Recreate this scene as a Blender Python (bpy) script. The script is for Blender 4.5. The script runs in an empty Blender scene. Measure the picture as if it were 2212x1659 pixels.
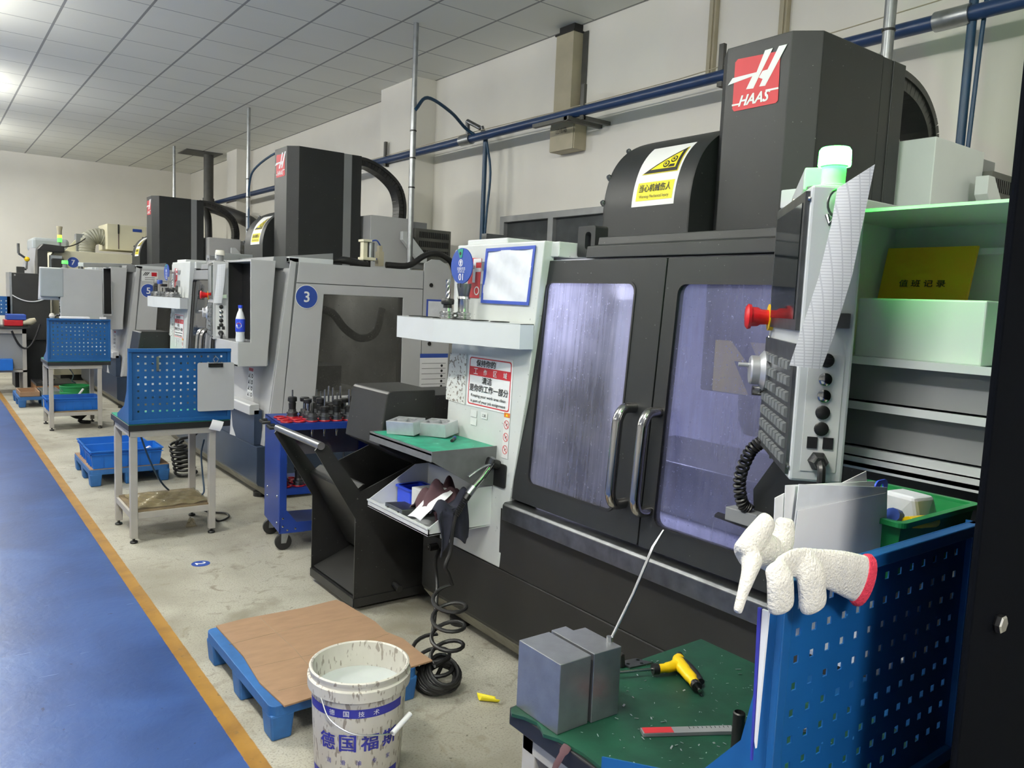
import bpy, bmesh, math, random
from mathutils import Vector, Matrix
from mathutils.geometry import tessellate_polygon
random.seed(7)
PI = math.pi
SC = bpy.context.scene
COL = SC.collection

# ------------------------------------------------------------------ camera, world, lamps, exposure
cam_d = bpy.data.cameras.new('camera'); cam = bpy.data.objects.new('camera', cam_d); COL.objects.link(cam)
cam_d.sensor_fit = 'HORIZONTAL'; cam_d.sensor_width = 36.0; cam_d.lens = 36.0 * 1701.2 / 2212.0
cam_d.clip_start = 0.02; cam_d.clip_end = 100
_y, _p, _r = math.radians(37.062), math.radians(-5.8806), math.radians(2.4354)
_d = Vector((math.sin(_y) * math.cos(_p), math.cos(_y) * math.cos(_p), math.sin(_p)))
_r0 = Vector((math.cos(_y), -math.sin(_y), 0)); _u0 = _r0.cross(_d)
_rt = math.cos(_r) * _r0 + math.sin(_r) * _u0; _up = -math.sin(_r) * _r0 + math.cos(_r) * _u0
_m = Matrix((_rt, _up, -_d)).transposed().to_4x4(); _m.translation = (0, 0, 1.6)
cam.matrix_world = _m
SC.camera = cam

SC.view_settings.view_transform = 'Standard'; SC.view_settings.look = 'None'
SC.view_settings.gamma = 1.0; SC.view_settings.use_curve_mapping = False
SC.view_settings.exposure = 0.0
SC.cycles.max_bounces = 8; SC.cycles.transparent_max_bounces = 12
SC.cycles.sample_clamp_indirect = 6.0
SC.cycles.caustics_reflective = False; SC.cycles.caustics_refractive = False
SC.cycles.use_denoising = True
w = bpy.data.worlds.new('world'); SC.world = w; w.use_nodes = True
w.node_tree.nodes['Background'].inputs[0].default_value = (0.6, 0.65, 0.7, 1)
w.node_tree.nodes['Background'].inputs[1].default_value = 0.25

def area_light(name, loc, sx, sy, power, color=(1, 1, 1), rot=(0, 0, 0), spread=PI):
    d = bpy.data.lights.new(name, 'AREA'); d.shape = 'RECTANGLE'; d.size = sx; d.size_y = sy
    d.energy = power; d.color = color; d.spread = spread
    o = bpy.data.objects.new(name, d); COL.objects.link(o); o.location = loc; o.rotation_euler = rot
    return o
# the hall's ceiling tubes hang in a row left of the picture; the farther row is added as fill
LAMPS = [(-0.35, -2.4), (-0.35, 1.2), (-0.35, 4.8), (-0.35, 8.4), (-0.05, 12.0), (-0.05, 15.4),
         (-4.2, 3.0), (-4.2, 8.4), (-4.2, 13.8)]
for _x, _yy in LAMPS:
    area_light('tube_light', (_x, _yy, 3.66), 0.22, 1.25, 170.0 if (_x > -1 and _yy < 0) else 66.0, (1.0, 0.985, 0.92))
    if _x > -1: area_light('tube_light_side', (_x + 0.04, _yy, 3.69), 0.10, 1.25, 40.0, (1.0, 0.985, 0.92), (0, -PI / 2, 0))
    area_light('tube_light_up', (_x, _yy, 3.775), 0.22, 1.25, 115.0, (1.0, 0.99, 0.94), (PI, 0, 0))

# ------------------------------------------------------------------ materials
def lin(c):
    return tuple(((x / 255.0) / 12.92 if x / 255.0 <= 0.04045 else ((x / 255.0 + 0.055) / 1.055) ** 2.4) for x in c)
def nodes(m):
    m.use_nodes = True
    return m.node_tree, m.node_tree.nodes['Principled BSDF']
def M(name, rgb, rough=0.5, metal=0.0, var=0.12, scale=9.0, bump=0.0, bscale=60.0, speck=None, trans=0.0, alpha=1.0, coat=0.0, stretch=None, ior=None, spec=None):
    """painted / plain surface: base colour broken up by soft noise, optional specks and fine bump"""
    m = bpy.data.materials.new(name); t, b = nodes(m); L = t.links
    c = lin(rgb)
    tc = t.nodes.new('ShaderNodeTexCoord')
    src = tc.outputs['Object']
    if stretch:
        mp = t.nodes.new('ShaderNodeMapping'); mp.inputs['Scale'].default_value = stretch
        L.new(src, mp.inputs[0]); src = mp.outputs[0]
    n = t.nodes.new('ShaderNodeTexNoise'); n.inputs['Scale'].default_value = scale; n.inputs['Detail'].default_value = 5
    L.new(src, n.inputs['Vector'])
    r = t.nodes.new('ShaderNodeValToRGB')
    r.color_ramp.elements[0].position = 0.3; r.color_ramp.elements[1].position = 0.72
    r.color_ramp.elements[0].color = tuple(x * (1 - var) for x in c) + (1,)
    r.color_ramp.elements[1].color = tuple(min(1, x * (1 + var * 0.7)) for x in c) + (1,)
    L.new(n.outputs['Fac'], r.inputs[0])
    out = r.outputs[0]
    if speck:
        rgb2, sscale, thr = speck
        v = t.nodes.new('ShaderNodeTexNoise'); v.inputs['Scale'].default_value = sscale; v.inputs['Detail'].default_value = 2
        L.new(src, v.inputs['Vector'])
        g = t.nodes.new('ShaderNodeValToRGB'); g.color_ramp.elements[0].position = thr; g.color_ramp.elements[1].position = thr + 0.04
        L.new(v.outputs['Fac'], g.inputs[0])
        mx = t.nodes.new('ShaderNodeMix'); mx.data_type = 'RGBA'
        L.new(g.outputs[0], mx.inputs['Factor']); L.new(out, mx.inputs['A']); mx.inputs['B'].default_value = lin(rgb2) + (1,)
        out = mx.outputs['Result']
    L.new(out, b.inputs['Base Color'])
    b.inputs['Roughness'].default_value = rough; b.inputs['Metallic'].default_value = metal
    if spec is not None: b.inputs['Specular IOR Level'].default_value = spec
    if trans: b.inputs['Transmission Weight'].default_value = trans
    if ior: b.inputs['IOR'].default_value = ior
    if alpha < 1: b.inputs['Alpha'].default_value = alpha
    if coat: b.inputs['Coat Weight'].default_value = coat
    if bump:
        bn = t.nodes.new('ShaderNodeTexNoise'); bn.inputs['Scale'].default_value = bscale; bn.inputs['Detail'].default_value = 4
        L.new(src, bn.inputs['Vector'])
        bp_ = t.nodes.new('ShaderNodeBump'); bp_.inputs['Strength'].default_value = bump; bp_.inputs['Distance'].default_value = 0.01
        L.new(bn.outputs['Fac'], bp_.inputs['Height']); L.new(bp_.outputs[0], b.inputs['Normal'])
    return m
def EM(name, rgb, strength):
    m = bpy.data.materials.new(name); t, b = nodes(m)
    b.inputs['Base Color'].default_value = lin(rgb) + (1,)
    b.inputs['Emission Color'].default_value = lin(rgb) + (1,); b.inputs['Emission Strength'].default_value = strength
    return m

CHAR = M("charcoal_paint", (35, 37, 38), 0.46, spec=0.35, var=0.12, scale=6, speck=((120, 120, 118), 90, 0.745))
CHAR2 = M('black_sheet_metal', (31, 31, 31), 0.42, var=0.35, scale=7, speck=((105, 105, 100), 70, 0.72))
BASEP = M("dark_base_paint", (34, 34, 33), 0.5, spec=0.35, var=0.15, scale=5)
BASEB = M('navy_base_paint', (43, 56, 76), 0.35, var=0.15, scale=5)
SKIRT = M('lit_beige_skirt', (128, 124, 112), 0.6, var=0.3, scale=10)  # beige carries the floor light caught by the base's lower bevel
LGREY = M('light_grey_paint', (182, 183, 184), 0.45, var=0.05, scale=4)
MGREY = M('mid_grey_paint', (128, 130, 132), 0.5, var=0.06, scale=4)
WHITE = M('white_machine_paint', (208, 212, 213), 0.42, var=0.05, scale=4)
SPECKW = M('spattered_white_paint', (204, 208, 206), 0.45, var=0.06, scale=5, speck=((140, 146, 145), 75, 0.72))
IVORY = M('ivory_paint', (222, 217, 190), 0.5, var=0.05, scale=3)
STEEL = M('brushed_steel', (190, 190, 190), 0.28, 1.0, var=0.12, scale=30)
DSTEEL = M('worn_dark_steel', (120, 122, 124), 0.38, 1.0, var=0.3, scale=16)
ALU = M('machined_aluminium', (206, 208, 212), 0.3, 0.55, var=0.08, scale=30)
ALUM = M('milled_aluminium', (156, 158, 162), 0.33, 0.8, var=0.14, scale=22, bump=0.05, bscale=200)
CHROME = M('polished_steel', (185, 183, 180), 0.14, 1.0, var=0.05)
BLACK = M('black_plastic', (24, 24, 25), 0.42, var=0.2, scale=12)
RUBBER = M('black_rubber', (20, 20, 21), 0.5, var=0.25, scale=15)
GALV = M('galvanised_steel', (165, 168, 170), 0.35, 0.9, var=0.2, scale=14)
PIPEB = M('blue_pipe_paint', (28, 54, 94), 0.35, var=0.15, scale=9)
HOSEB = M('blue_air_hose', (24, 62, 92), 0.4, var=0.2, scale=9)
PEGB = M('blue_bench_paint', (18, 80, 138), 0.4, var=0.08, scale=8, speck=((60, 130, 190), 60, 0.76))
TROLB = M('royal_blue_paint', (24, 54, 132), 0.35, var=0.12, scale=7)
CRATE = M('blue_crate_plastic', (14, 100, 190), 0.4, var=0.1, scale=8)
PALB = M('blue_pallet_plastic', (36, 92, 152), 0.55, var=0.22, scale=12)
BINB = M('blue_bin_plastic', (44, 74, 206), 0.4, var=0.1, scale=12)
LEGP = M('chipped_white_paint', (172, 168, 160), 0.5, var=0.1, scale=8, speck=((70, 66, 60), 28, 0.80))
GREENM = M('dark_green_bench_mat', (16, 62, 45), 0.5, var=0.35, scale=14, speck=((150, 175, 165), 120, 0.775), bump=0.08, bscale=25)
GREENT = M('teal_tray_mat', (32, 140, 112), 0.5, var=0.35, scale=16, speck=((150, 190, 180), 40, 0.72))
GREENP = M('green_plastic', (20, 120, 62), 0.4, var=0.12, scale=10)
CARD = M('cardboard', (146, 116, 90), 0.8, var=0.12, scale=9, speck=((140, 104, 76), 55, 0.76), stretch=(1, 3, 1))
PAPER = M('white_paper', (232, 232, 234), 0.7, var=0.03)
RED = M('red_plastic', (196, 26, 34), 0.35, var=0.1)
DRED = M('red_ring_plastic', (176, 22, 36), 0.35, var=0.15)
REDS = M('sign_red', (196, 48, 56), 0.5, var=0.06)
ORANGE = M('sign_orange', (216, 120, 40), 0.5, var=0.05)
YELS = M('sign_yellow', (240, 224, 40), 0.5, var=0.05)
INK = M('black_ink', (24, 24, 26), 0.6, var=0.05)
WINK = M('white_ink', (236, 236, 236), 0.6, var=0.03)
BLUES = M('sign_blue', (38, 70, 152), 0.5, var=0.08)
POCKB = M('pocket_blue_rim', (52, 78, 170), 0.45, var=0.08)
YELP = M('yellow_plastic', (248, 206, 20), 0.35, var=0.06)
NOTEY = M('yellow_book_cover', (226, 172, 30), 0.55, var=0.06, scale=5)
WALLM = M('painted_wall', (234, 231, 222), 0.85, var=0.05, scale=1.2)
TRUNK = M('beige_trunking', (176, 168, 144), 0.6, var=0.12, scale=5)
FRAME = M('window_alloy', (150, 152, 152), 0.45, 0.3, var=0.1)
PVC = M('clear_sleeve', (235, 238, 244), 0.25, var=0.02, alpha=0.35)
SLEEVE = M('milky_sleeve', (228, 231, 236), 0.3, var=0.1, scale=14)
GLOVE = M('knitted_cotton', (222, 218, 210), 0.95, var=0.1, scale=30, bump=0.5, bscale=260)
CUFF = M('red_knit', (226, 60, 84), 0.95, var=0.1, bump=0.5, bscale=260)
MAROON = M('maroon_cloth', (74, 50, 56), 0.95, var=0.25, scale=14)
NAVYC = M('navy_cloth', (30, 32, 46), 0.95, var=0.25, scale=14)
WOOD = M('rough_wood', (150, 104, 62), 0.8, var=0.3, scale=6, stretch=(1, 8, 8))
DIRTW = M('oily_brown_board', (120, 104, 78), 0.55, var=0.4, scale=12)
FILM = M('crumpled_film', (168, 154, 116), 0.14, var=0.2, scale=22, alpha=0.42, bump=0.7, bscale=28)
BUCKW = M('dirty_white_plastic', (204, 200, 191), 0.5, var=0.08, scale=8, speck=((150, 142, 132), 34, 0.585), stretch=(2.2, 2.2, 0.7))
LIQUID = M('milky_coolant', (196, 202, 202), 0.12, var=0.08, scale=6)
BKINK = M('bucket_blue_ink', (46, 48, 148), 0.55, var=0.15, scale=30)
GALVD = M('dull_duct', (92, 92, 88), 0.6, 0.3, var=0.2)
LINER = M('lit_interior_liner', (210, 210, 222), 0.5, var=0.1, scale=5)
DLINER = M('dim_interior_liner', (150, 149, 145), 0.6, var=0.25, scale=5)  # same liner with the unlit interior's shade put into its colour
KEYS = M('keypad_grey', (108, 112, 114), 0.5, var=0.1)
SCREEN = M('dark_screen', (30, 36, 38), 0.08, var=0.1)
LABELW = M('label_paper', (220, 222, 220), 0.6, var=0.06, scale=20)
OLDLAB = M('worn_label', (216, 218, 214), 0.6, var=0.08, scale=18, speck=((130, 124, 116), 60, 0.57))
BEACG = EM('green_lamp_glow', (26, 255, 44), 300.0)
BEACW = M('beacon_lens_off', (232, 228, 214), 0.35, var=0.03)
BEACD = EM('dim_green_lamp', (90, 255, 90), 1.6)
YELO = EM('amber_green_lamp', (225, 240, 70), 2.2)
TUBEM = EM('fluorescent_tube', (255, 250, 236), 14.0)
PALEB = M('pale_blue_grey_plastic', (160, 167, 170), 0.45, var=0.05)
DUCTM = M('grey_flex_duct', (150, 150, 138), 0.55, var=0.12)

def pane_material(name, glow, tint, dens, streaks=True):
    """window pane wetted and smeared with coolant: partly see-through, partly a translucent film"""
    m = bpy.data.materials.new(name); m.use_nodes = True
    t = m.node_tree; L = t.links
    for n in list(t.nodes): t.nodes.remove(n)
    out = t.nodes.new('ShaderNodeOutputMaterial')
    tc = t.nodes.new('ShaderNodeTexCoord')
    mp = t.nodes.new('ShaderNodeMapping'); mp.inputs['Scale'].default_value = (30, 70, 2.6); L.new(tc.outputs['Object'], mp.inputs[0])
    n = t.nodes.new('ShaderNodeTexNoise'); n.inputs['Scale'].default_value = 1.0; n.inputs['Detail'].default_value = 3; n.inputs['Distortion'].default_value = 0.6
    L.new(mp.outputs[0], n.inputs['Vector'])
    n2 = t.nodes.new('ShaderNodeTexNoise'); n2.inputs['Scale'].default_value = 3.2; n2.inputs['Detail'].default_value = 4; L.new(tc.outputs['Object'], n2.inputs['Vector'])
    n3 = t.nodes.new('ShaderNodeTexNoise'); n3.inputs['Scale'].default_value = 110; n3.inputs['Detail'].default_value = 1; L.new(tc.outputs['Object'], n3.inputs['Vector'])
    g3 = t.nodes.new('ShaderNodeMapRange'); g3.inputs[1].default_value = 0.70; g3.inputs[2].default_value = 0.74; L.new(n3.outputs['Fac'], g3.inputs[0])
    a = t.nodes.new('ShaderNodeMath'); a.operation = 'MULTIPLY_ADD'; L.new(n.outputs['Fac'], a.inputs[0]); a.inputs[1].default_value = 0.55 if streaks else 0.05
    L.new(n2.outputs['Fac'], a.inputs[2])
    r = t.nodes.new('ShaderNodeMapRange'); r.inputs[1].default_value = 0.55; r.inputs[2].default_value = 1.05
    r.inputs[3].default_value = dens * 0.55; r.inputs[4].default_value = min(1, dens * 1.5); L.new(a.outputs[0], r.inputs[0])
    mx = t.nodes.new('ShaderNodeMath'); mx.operation = 'MAXIMUM'; L.new(r.outputs[0], mx.inputs[0])
    s3 = t.nodes.new('ShaderNodeMath'); s3.operation = 'MULTIPLY'; s3.inputs[1].default_value = 0.75; L.new(g3.outputs[0], s3.inputs[0]); L.new(s3.outputs[0], mx.inputs[1])
    tr = t.nodes.new('ShaderNodeBsdfTransparent'); tr.inputs[0].default_value = lin(tint) + (1,)
    df = t.nodes.new('ShaderNodeBsdfDiffuse'); df.inputs[0].default_value = lin(glow) + (1,)
    tl = t.nodes.new('ShaderNodeBsdfTranslucent'); tl.inputs[0].default_value = lin(glow) + (1,)
    ad = t.nodes.new('ShaderNodeMixShader'); ad.inputs[0].default_value = 0.55; L.new(df.outputs[0], ad.inputs[1]); L.new(tl.outputs[0], ad.inputs[2])
    m1 = t.nodes.new('ShaderNodeMixShader'); L.new(mx.outputs[0], m1.inputs[0]); L.new(tr.outputs[0], m1.inputs[1]); L.new(ad.outputs[0], m1.inputs[2])
    gl = t.nodes.new('ShaderNodeBsdfGlossy'); gl.inputs['Roughness'].default_value = 0.04; gl.inputs[0].default_value = (1, 1, 1, 1)
    fr = t.nodes.new('ShaderNodeFresnel'); fr.inputs[0].default_value = 1.4
    m2 = t.nodes.new('ShaderNodeMixShader'); L.new(fr.outputs[0], m2.inputs[0]); L.new(m1.outputs[0], m2.inputs[1]); L.new(gl.outputs[0], m2.inputs[2])
    L.new(m2.outputs[0], out.inputs[0])
    return m
PANEL = pane_material('coolant_wet_pane', (196, 197, 220), (236, 237, 248), 0.42)
PANER = pane_material('coolant_wet_pane_clearer', (170, 172, 200), (216, 218, 236), 0.30)
PANED = pane_material('dusty_pane', (148, 147, 142), (215, 216, 214), 0.40, False)
PANEW = pane_material('grey_window_pane', (150, 156, 158), (190, 200, 204), 0.9, False)
SHEETM = M('printed_work_sheet', (226, 228, 232), 0.7, var=0.03)
def _rule():
    t = SHEETM.node_tree; b = t.nodes['Principled BSDF']; L = t.links
    tc = t.nodes.new('ShaderNodeTexCoord'); br = t.nodes.new('ShaderNodeTexBrick'); br.inputs['Scale'].default_value = 38; br.inputs['Mortar Size'].default_value = 0.035; br.offset = 0.0
    mp = t.nodes.new('ShaderNodeMapping'); mp.inputs['Rotation'].default_value = (PI / 2, 0.0, 0.0); L.new(tc.outputs['Object'], mp.inputs[0]); L.new(mp.outputs[0], br.inputs['Vector'])
    br.inputs['Color1'].default_value = br.inputs['Color2'].default_value = lin((226, 228, 232)) + (1,); br.inputs['Mortar'].default_value = lin((196, 198, 204)) + (1,)
    L.new(br.outputs['Color'], b.inputs['Base Color'])
_rule()

# ------------------------------------------------------------------ mesh helpers
ORG = {}
def org(p): return ORG.get(p.name, Vector((0, 0, 0))) if p else Vector((0, 0, 0))
def _tri_fix(loops):
    return tessellate_polygon([[Vector((a, b, 0)) for a, b in l] for l in loops])
class MB:
    def __init__(s): s.v = []; s.f = []; s.m = []; s.s = []
    def add(s, vs, fs, mi=0, smooth=False):
        k = len(s.v); s.v += [Vector(v) for v in vs]
        for f in fs: s.f.append([i + k for i in f]); s.m.append(mi); s.s.append(smooth)
        return s
    def hexa(s, p, mi=0):
        return s.add(p, [(0, 3, 2, 1), (4, 5, 6, 7), (0, 1, 5, 4), (1, 2, 6, 5), (2, 3, 7, 6), (3, 0, 4, 7)], mi)
    def box(s, x0, x1, y0, y1, z0, z1, mi=0):
        return s.hexa([(x0, y0, z0), (x1, y0, z0), (x1, y1, z0), (x0, y1, z0), (x0, y0, z1), (x1, y0, z1), (x1, y1, z1), (x0, y1, z1)], mi)
    def obox(s, c, u, v, n, su, sv, sn, mi=0):
        c, u, v, n = Vector(c), Vector(u).normalized() * su / 2, Vector(v).normalized() * sv / 2, Vector(n).normalized() * sn / 2
        return s.hexa([c - u - v - n, c + u - v - n, c + u + v - n, c - u + v - n, c - u - v + n, c + u - v + n, c + u + v + n, c - u + v + n], mi)
    def plate(s, loops, fn, t, mi=0):
        """flat sheet with holes: loops of 2-D points, fn maps (a, b) to a point, t is the thickness vector"""
        if not isinstance(loops[0][0], (list, tuple)): loops = [loops]
        t = Vector(t); pts = [p for l in loops for p in l]; n = len(pts)
        tris = _tri_fix(loops)
        A = [Vector(fn(a, b)) for a, b in pts]; k = len(s.v)
        s.v += A + [p + t for p in A]
        flip = 0
        for tr in tris:
            nn = (A[tr[1]] - A[tr[0]]).cross(A[tr[2]] - A[tr[0]])
            if nn.dot(t) > 0: tr = (tr[0], tr[2], tr[1])
            s.f.append([i + k for i in tr]); s.m.append(mi); s.s.append(False)
            s.f.append([tr[0] + k + n, tr[2] + k + n, tr[1] + k + n]); s.m.append(mi); s.s.append(False)
        o = 0
        for l in loops:
            for i in range(len(l)):
                a, b = o + i, o + (i + 1) % len(l)
                s.f.append([a + k, b + k, b + k + n, a + k + n]); s.m.append(mi); s.s.append(False)
            o += len(l)
        return s
    def prism(s, poly, axis, lo, hi, mi=0):
        """poly in the two other axes (order xyz), extruded along axis"""
        if axis == 'x': return s.plate(poly, lambda a, b: (lo, a, b), (hi - lo, 0, 0), mi)
        if axis == 'y': return s.plate(poly, lambda a, b: (a, lo, b), (0, hi - lo, 0), mi)
        return s.plate(poly, lambda a, b: (a, b, lo), (0, 0, hi - lo), mi)
    def tube(s, pts, r, n=10, mi=0, caps=True, flat=1.0, thin=None):
        pts = [Vector(p) for p in pts]; R = r if isinstance(r, (list, tuple)) else [r] * len(pts)
        k = len(s.v); up = None
        for i, p in enumerate(pts):
            d = (pts[min(i + 1, len(pts) - 1)] - pts[max(i - 1, 0)]).normalized()
            if up is None: up = Vector(thin) if thin else Vector((0, 0, 1)) if abs(d.z) < 0.9 else Vector((1, 0, 0))
            a = (up - d * up.dot(d)).normalized(); b = d.cross(a); up = a
            for j in range(n):
                th = 2 * PI * j / n
                s.v.append(p + (a * math.cos(th) * flat + b * math.sin(th)) * R[i])
        for i in range(len(pts) - 1):
            for j in range(n):
                q = (j + 1) % n
                s.f.append([k + i * n + j, k + i * n + q, k + (i + 1) * n + q, k + (i + 1) * n + j]); s.m.append(mi); s.s.append(True)
        if caps:
            s.f.append([k + j for j in reversed(range(n))]); s.m.append(mi); s.s.append(False)
            e = k + (len(pts) - 1) * n; s.f.append([e + j for j in range(n)]); s.m.append(mi); s.s.append(False)
        return s
    def lathe(s, prof, c=(0, 0, 0), n=24, mi=0, axis=(0, 0, 1), smooth=True):
        """prof: (radius, height) pairs; radius 0 closes the end"""
        ax = Vector(axis).normalized(); h = Vector((1, 0, 0)) if abs(ax.x) < 0.9 else Vector((0, 1, 0))
        a = (h - ax * h.dot(ax)).normalized(); b = ax.cross(a); c = Vector(c); rings = []
        for r, z in prof:
            if r <= 1e-6: rings.append([len(s.v)]); s.v.append(c + ax * z)
            else:
                rings.append(list(range(len(s.v), len(s.v) + n)))
                s.v += [c + ax * z + (a * math.cos(2 * PI * j / n) + b * math.sin(2 * PI * j / n)) * r for j in range(n)]
        for p, q in zip(rings, rings[1:]):
            for j in range(n):
                j2 = (j + 1) % n
                if len(p) == 1 and len(q) == 1: continue
                if len(p) == 1: f = [p[0], q[j2], q[j]]
                elif len(q) == 1: f = [p[j], p[j2], q[0]]
                else: f = [p[j], p[j2], q[j2], q[j]]
                s.f.append(f); s.m.append(mi); s.s.append(smooth)
        return s
    def cyl(s, c, r, h, n=20, mi=0, axis=(0, 0, 1)):
        return s.lathe([(0, 0), (r, 0), (r, h), (0, h)], c, n, mi, axis, True)
    def sheet(s, fn, nu, nv, mi=0, smooth=True):
        k = len(s.v)
        for i in range(nu + 1):
            for j in range(nv + 1): s.v.append(Vector(fn(i / nu, j / nv)))
        for i in range(nu):
            for j in range(nv):
                a = k + i * (nv + 1) + j
                s.f.append([a, a + nv + 1, a + nv + 2, a + 1]); s.m.append(mi); s.s.append(smooth)
        return s
    def xf(s, fn, start=0):
        for i in range(start, len(s.v)): s.v[i] = Vector(fn(s.v[i]))
        return s
    def build(s, name, mats, parent=None, bevel=0.0, solid=0.0, local=False, angle=40):
        me = bpy.data.meshes.new(name)
        o = bpy.data.objects.new(name, me); COL.objects.link(o)
        vs = s.v
        if parent is not None:
            o.parent = parent
            g = org(parent); ORG[o.name] = g
            if not local: vs = [v - g for v in vs]
        else:
            xs = [v.x for v in vs]; ys = [v.y for v in vs]; zs = [v.z for v in vs]
            g = Vector(((min(xs) + max(xs)) / 2, (min(ys) + max(ys)) / 2, min(zs)))
            o.location = g; ORG[o.name] = g; vs = [v - g for v in vs]
        me.from_pydata([tuple(v) for v in vs], [], s.f)
        for mt in (mats if isinstance(mats, (list, tuple)) else [mats]): me.materials.append(mt)
        me.polygons.foreach_set('material_index', s.m); me.polygons.foreach_set('use_smooth', s.s)
        bm = bmesh.new(); bm.from_mesh(me); bmesh.ops.recalc_face_normals(bm, faces=bm.faces); bm.to_mesh(me); bm.free()
        if any(s.s): me.set_sharp_from_angle(angle=math.radians(angle))
        if solid:
            md = o.modifiers.new('thickness', 'SOLIDIFY'); md.thickness = solid; md.offset = 0
        if bevel:
            md = o.modifiers.new('edge', 'BEVEL'); md.width = bevel; md.segments = 2; md.limit_method = 'ANGLE'; md.angle_limit = math.radians(40)
        return o

def tag(o, label=None, cat=None, group=None, kind=None):
    if label: o['label'] = label
    if cat: o['category'] = cat
    if group: o['group'] = group
    if kind: o['kind'] = kind
    return o
def thing(name, label, cat, loc=(0, 0, 0), rz=0.0, group=None):
    o = bpy.data.objects.new(name, None); COL.objects.link(o)
    o.location = loc; o.rotation_euler = (0, 0, rz); o.empty_display_size = 0.1
    ORG[o.name] = Vector(loc)
    return tag(o, label, cat, group)
def struct(o, kind='structure'):
    o['kind'] = kind; return o
def copy_tree(o, parent=None):
    c = o.copy(); COL.objects.link(c)
    ORG[c.name] = org(o).copy()
    if parent is not None: c.parent = parent
    for ch in list(o.children): copy_tree(ch, c)
    return c

def rrect(x0, x1, y0, y1, r, n=5):
    p = []
    for cx, cy, a0 in ((x1 - r, y0 + r, -90), (x1 - r, y1 - r, 0), (x0 + r, y1 - r, 90), (x0 + r, y0 + r, 180)):
        for i in range(n + 1):
            a = math.radians(a0 + 90 * i / n); p.append((cx + r * math.cos(a), cy + r * math.sin(a)))
    return p
def circ(cx, cy, r, n=28, a0=0, sx=1.0):
    return [(cx + sx * r * math.cos(a0 + 2 * PI * i / n), cy + r * math.sin(a0 + 2 * PI * i / n)) for i in range(n)]
def arc(cx, cy, r, a0, a1, n=10):
    return [(cx + r * math.cos(math.radians(a0 + (a1 - a0) * i / n)), cy + r * math.sin(math.radians(a0 + (a1 - a0) * i / n))) for i in range(n + 1)]
def smooth_path(pts, n=6):
    """Catmull-Rom through the points"""
    P = [Vector(p) for p in pts]; P = [2 * P[0] - P[1]] + P + [2 * P[-1] - P[-2]]; out = []
    for i in range(1, len(P) - 2):
        a, b, c, d = P[i - 1:i + 3]
        for k in range(n):
            t = k / n
            out.append(0.5 * ((2 * b) + (c - a) * t + (2 * a - 5 * b + 4 * c - d) * t * t + (3 * b - a - 3 * c + d) * t ** 3))
    out.append(P[-2]); return out
def catenary(a, b, sag, n=14):
    a, b = Vector(a), Vector(b)
    return [a.lerp(b, i / n) - Vector((0, 0, sag * 4 * (i / n) * (1 - i / n))) for i in range(n + 1)]

def glyphs(body, bold=0.0, shear=0.0, space=1.0):
    """outline of a line of writing as flat triangles, centred, height and width returned"""
    c = bpy.data.curves.new('writing', 'FONT'); c.body = body; c.align_x = 'CENTER'; c.align_y = 'CENTER'
    c.offset = bold; c.shear = shear; c.space_character = space; c.resolution_u = 3
    o = bpy.data.objects.new('writing', c); COL.objects.link(o)
    dg = bpy.context.evaluated_depsgraph_get(); ev = o.evaluated_get(dg); me = ev.to_mesh()
    vs = [(v.co.x, v.co.y) for v in me.vertices]; fs = [list(p.vertices) for p in me.polygons]
    ev.to_mesh_clear(); bpy.data.objects.remove(o); bpy.data.curves.remove(c)
    if not vs: return [], [], 1, 1
    x0, x1 = min(v[0] for v in vs), max(v[0] for v in vs); y0, y1 = min(v[1] for v in vs), max(v[1] for v in vs)
    vs = [(x - (x0 + x1) / 2, y - (y0 + y1) / 2) for x, y in vs]
    return vs, fs, max(x1 - x0, 1e-6), max(y1 - y0, 1e-6)
def write(mb, body, fn, cx, cy, wd=None, ht=None, mi=0, bold=0.0, shear=0.0, space=1.0):
    """put a line of writing into a mesh: fn maps (a, b) of the sign to a point; wd / ht its size; bold widens the strokes"""
    vs, fs, W, H = glyphs(body, 0.0, shear, space)
    sx = wd / W if wd else ht / H; sy = ht / H if ht else wd / W
    p0 = Vector(fn(cx, cy)); nn = (Vector(fn(cx + 1e-3, cy)) - p0).cross(Vector(fn(cx, cy + 1e-3)) - p0).normalized()
    for k, (ox, oy) in enumerate(((-1, -.6), (1, -.6), (-1, .6), (1, .6)) if bold else ((0, 0),)):
        mb.add([Vector(fn(cx + x * sx + ox * bold * sy * 0.8, cy + y * sy + oy * bold * sy * 0.8)) + nn * (0.00022 * k) for x, y in vs], fs, mi)
    return mb

def face(o, u, v, n):
    """layered flat sign surface: F(k) gives the map for layer k"""
    o, u, v, n = Vector(o), Vector(u), Vector(v), Vector(n)
    return lambda k: (lambda a, b: o + u * a + v * b + n * (0.0009 * k))
def layer(mb, F, k, loops, mi, th=0.0006):
    f = F(k); n = (Vector(F(k + 1)(0, 0)) - Vector(F(k)(0, 0))).normalized()
    return mb.plate(loops, f, n * th, mi)

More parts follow.
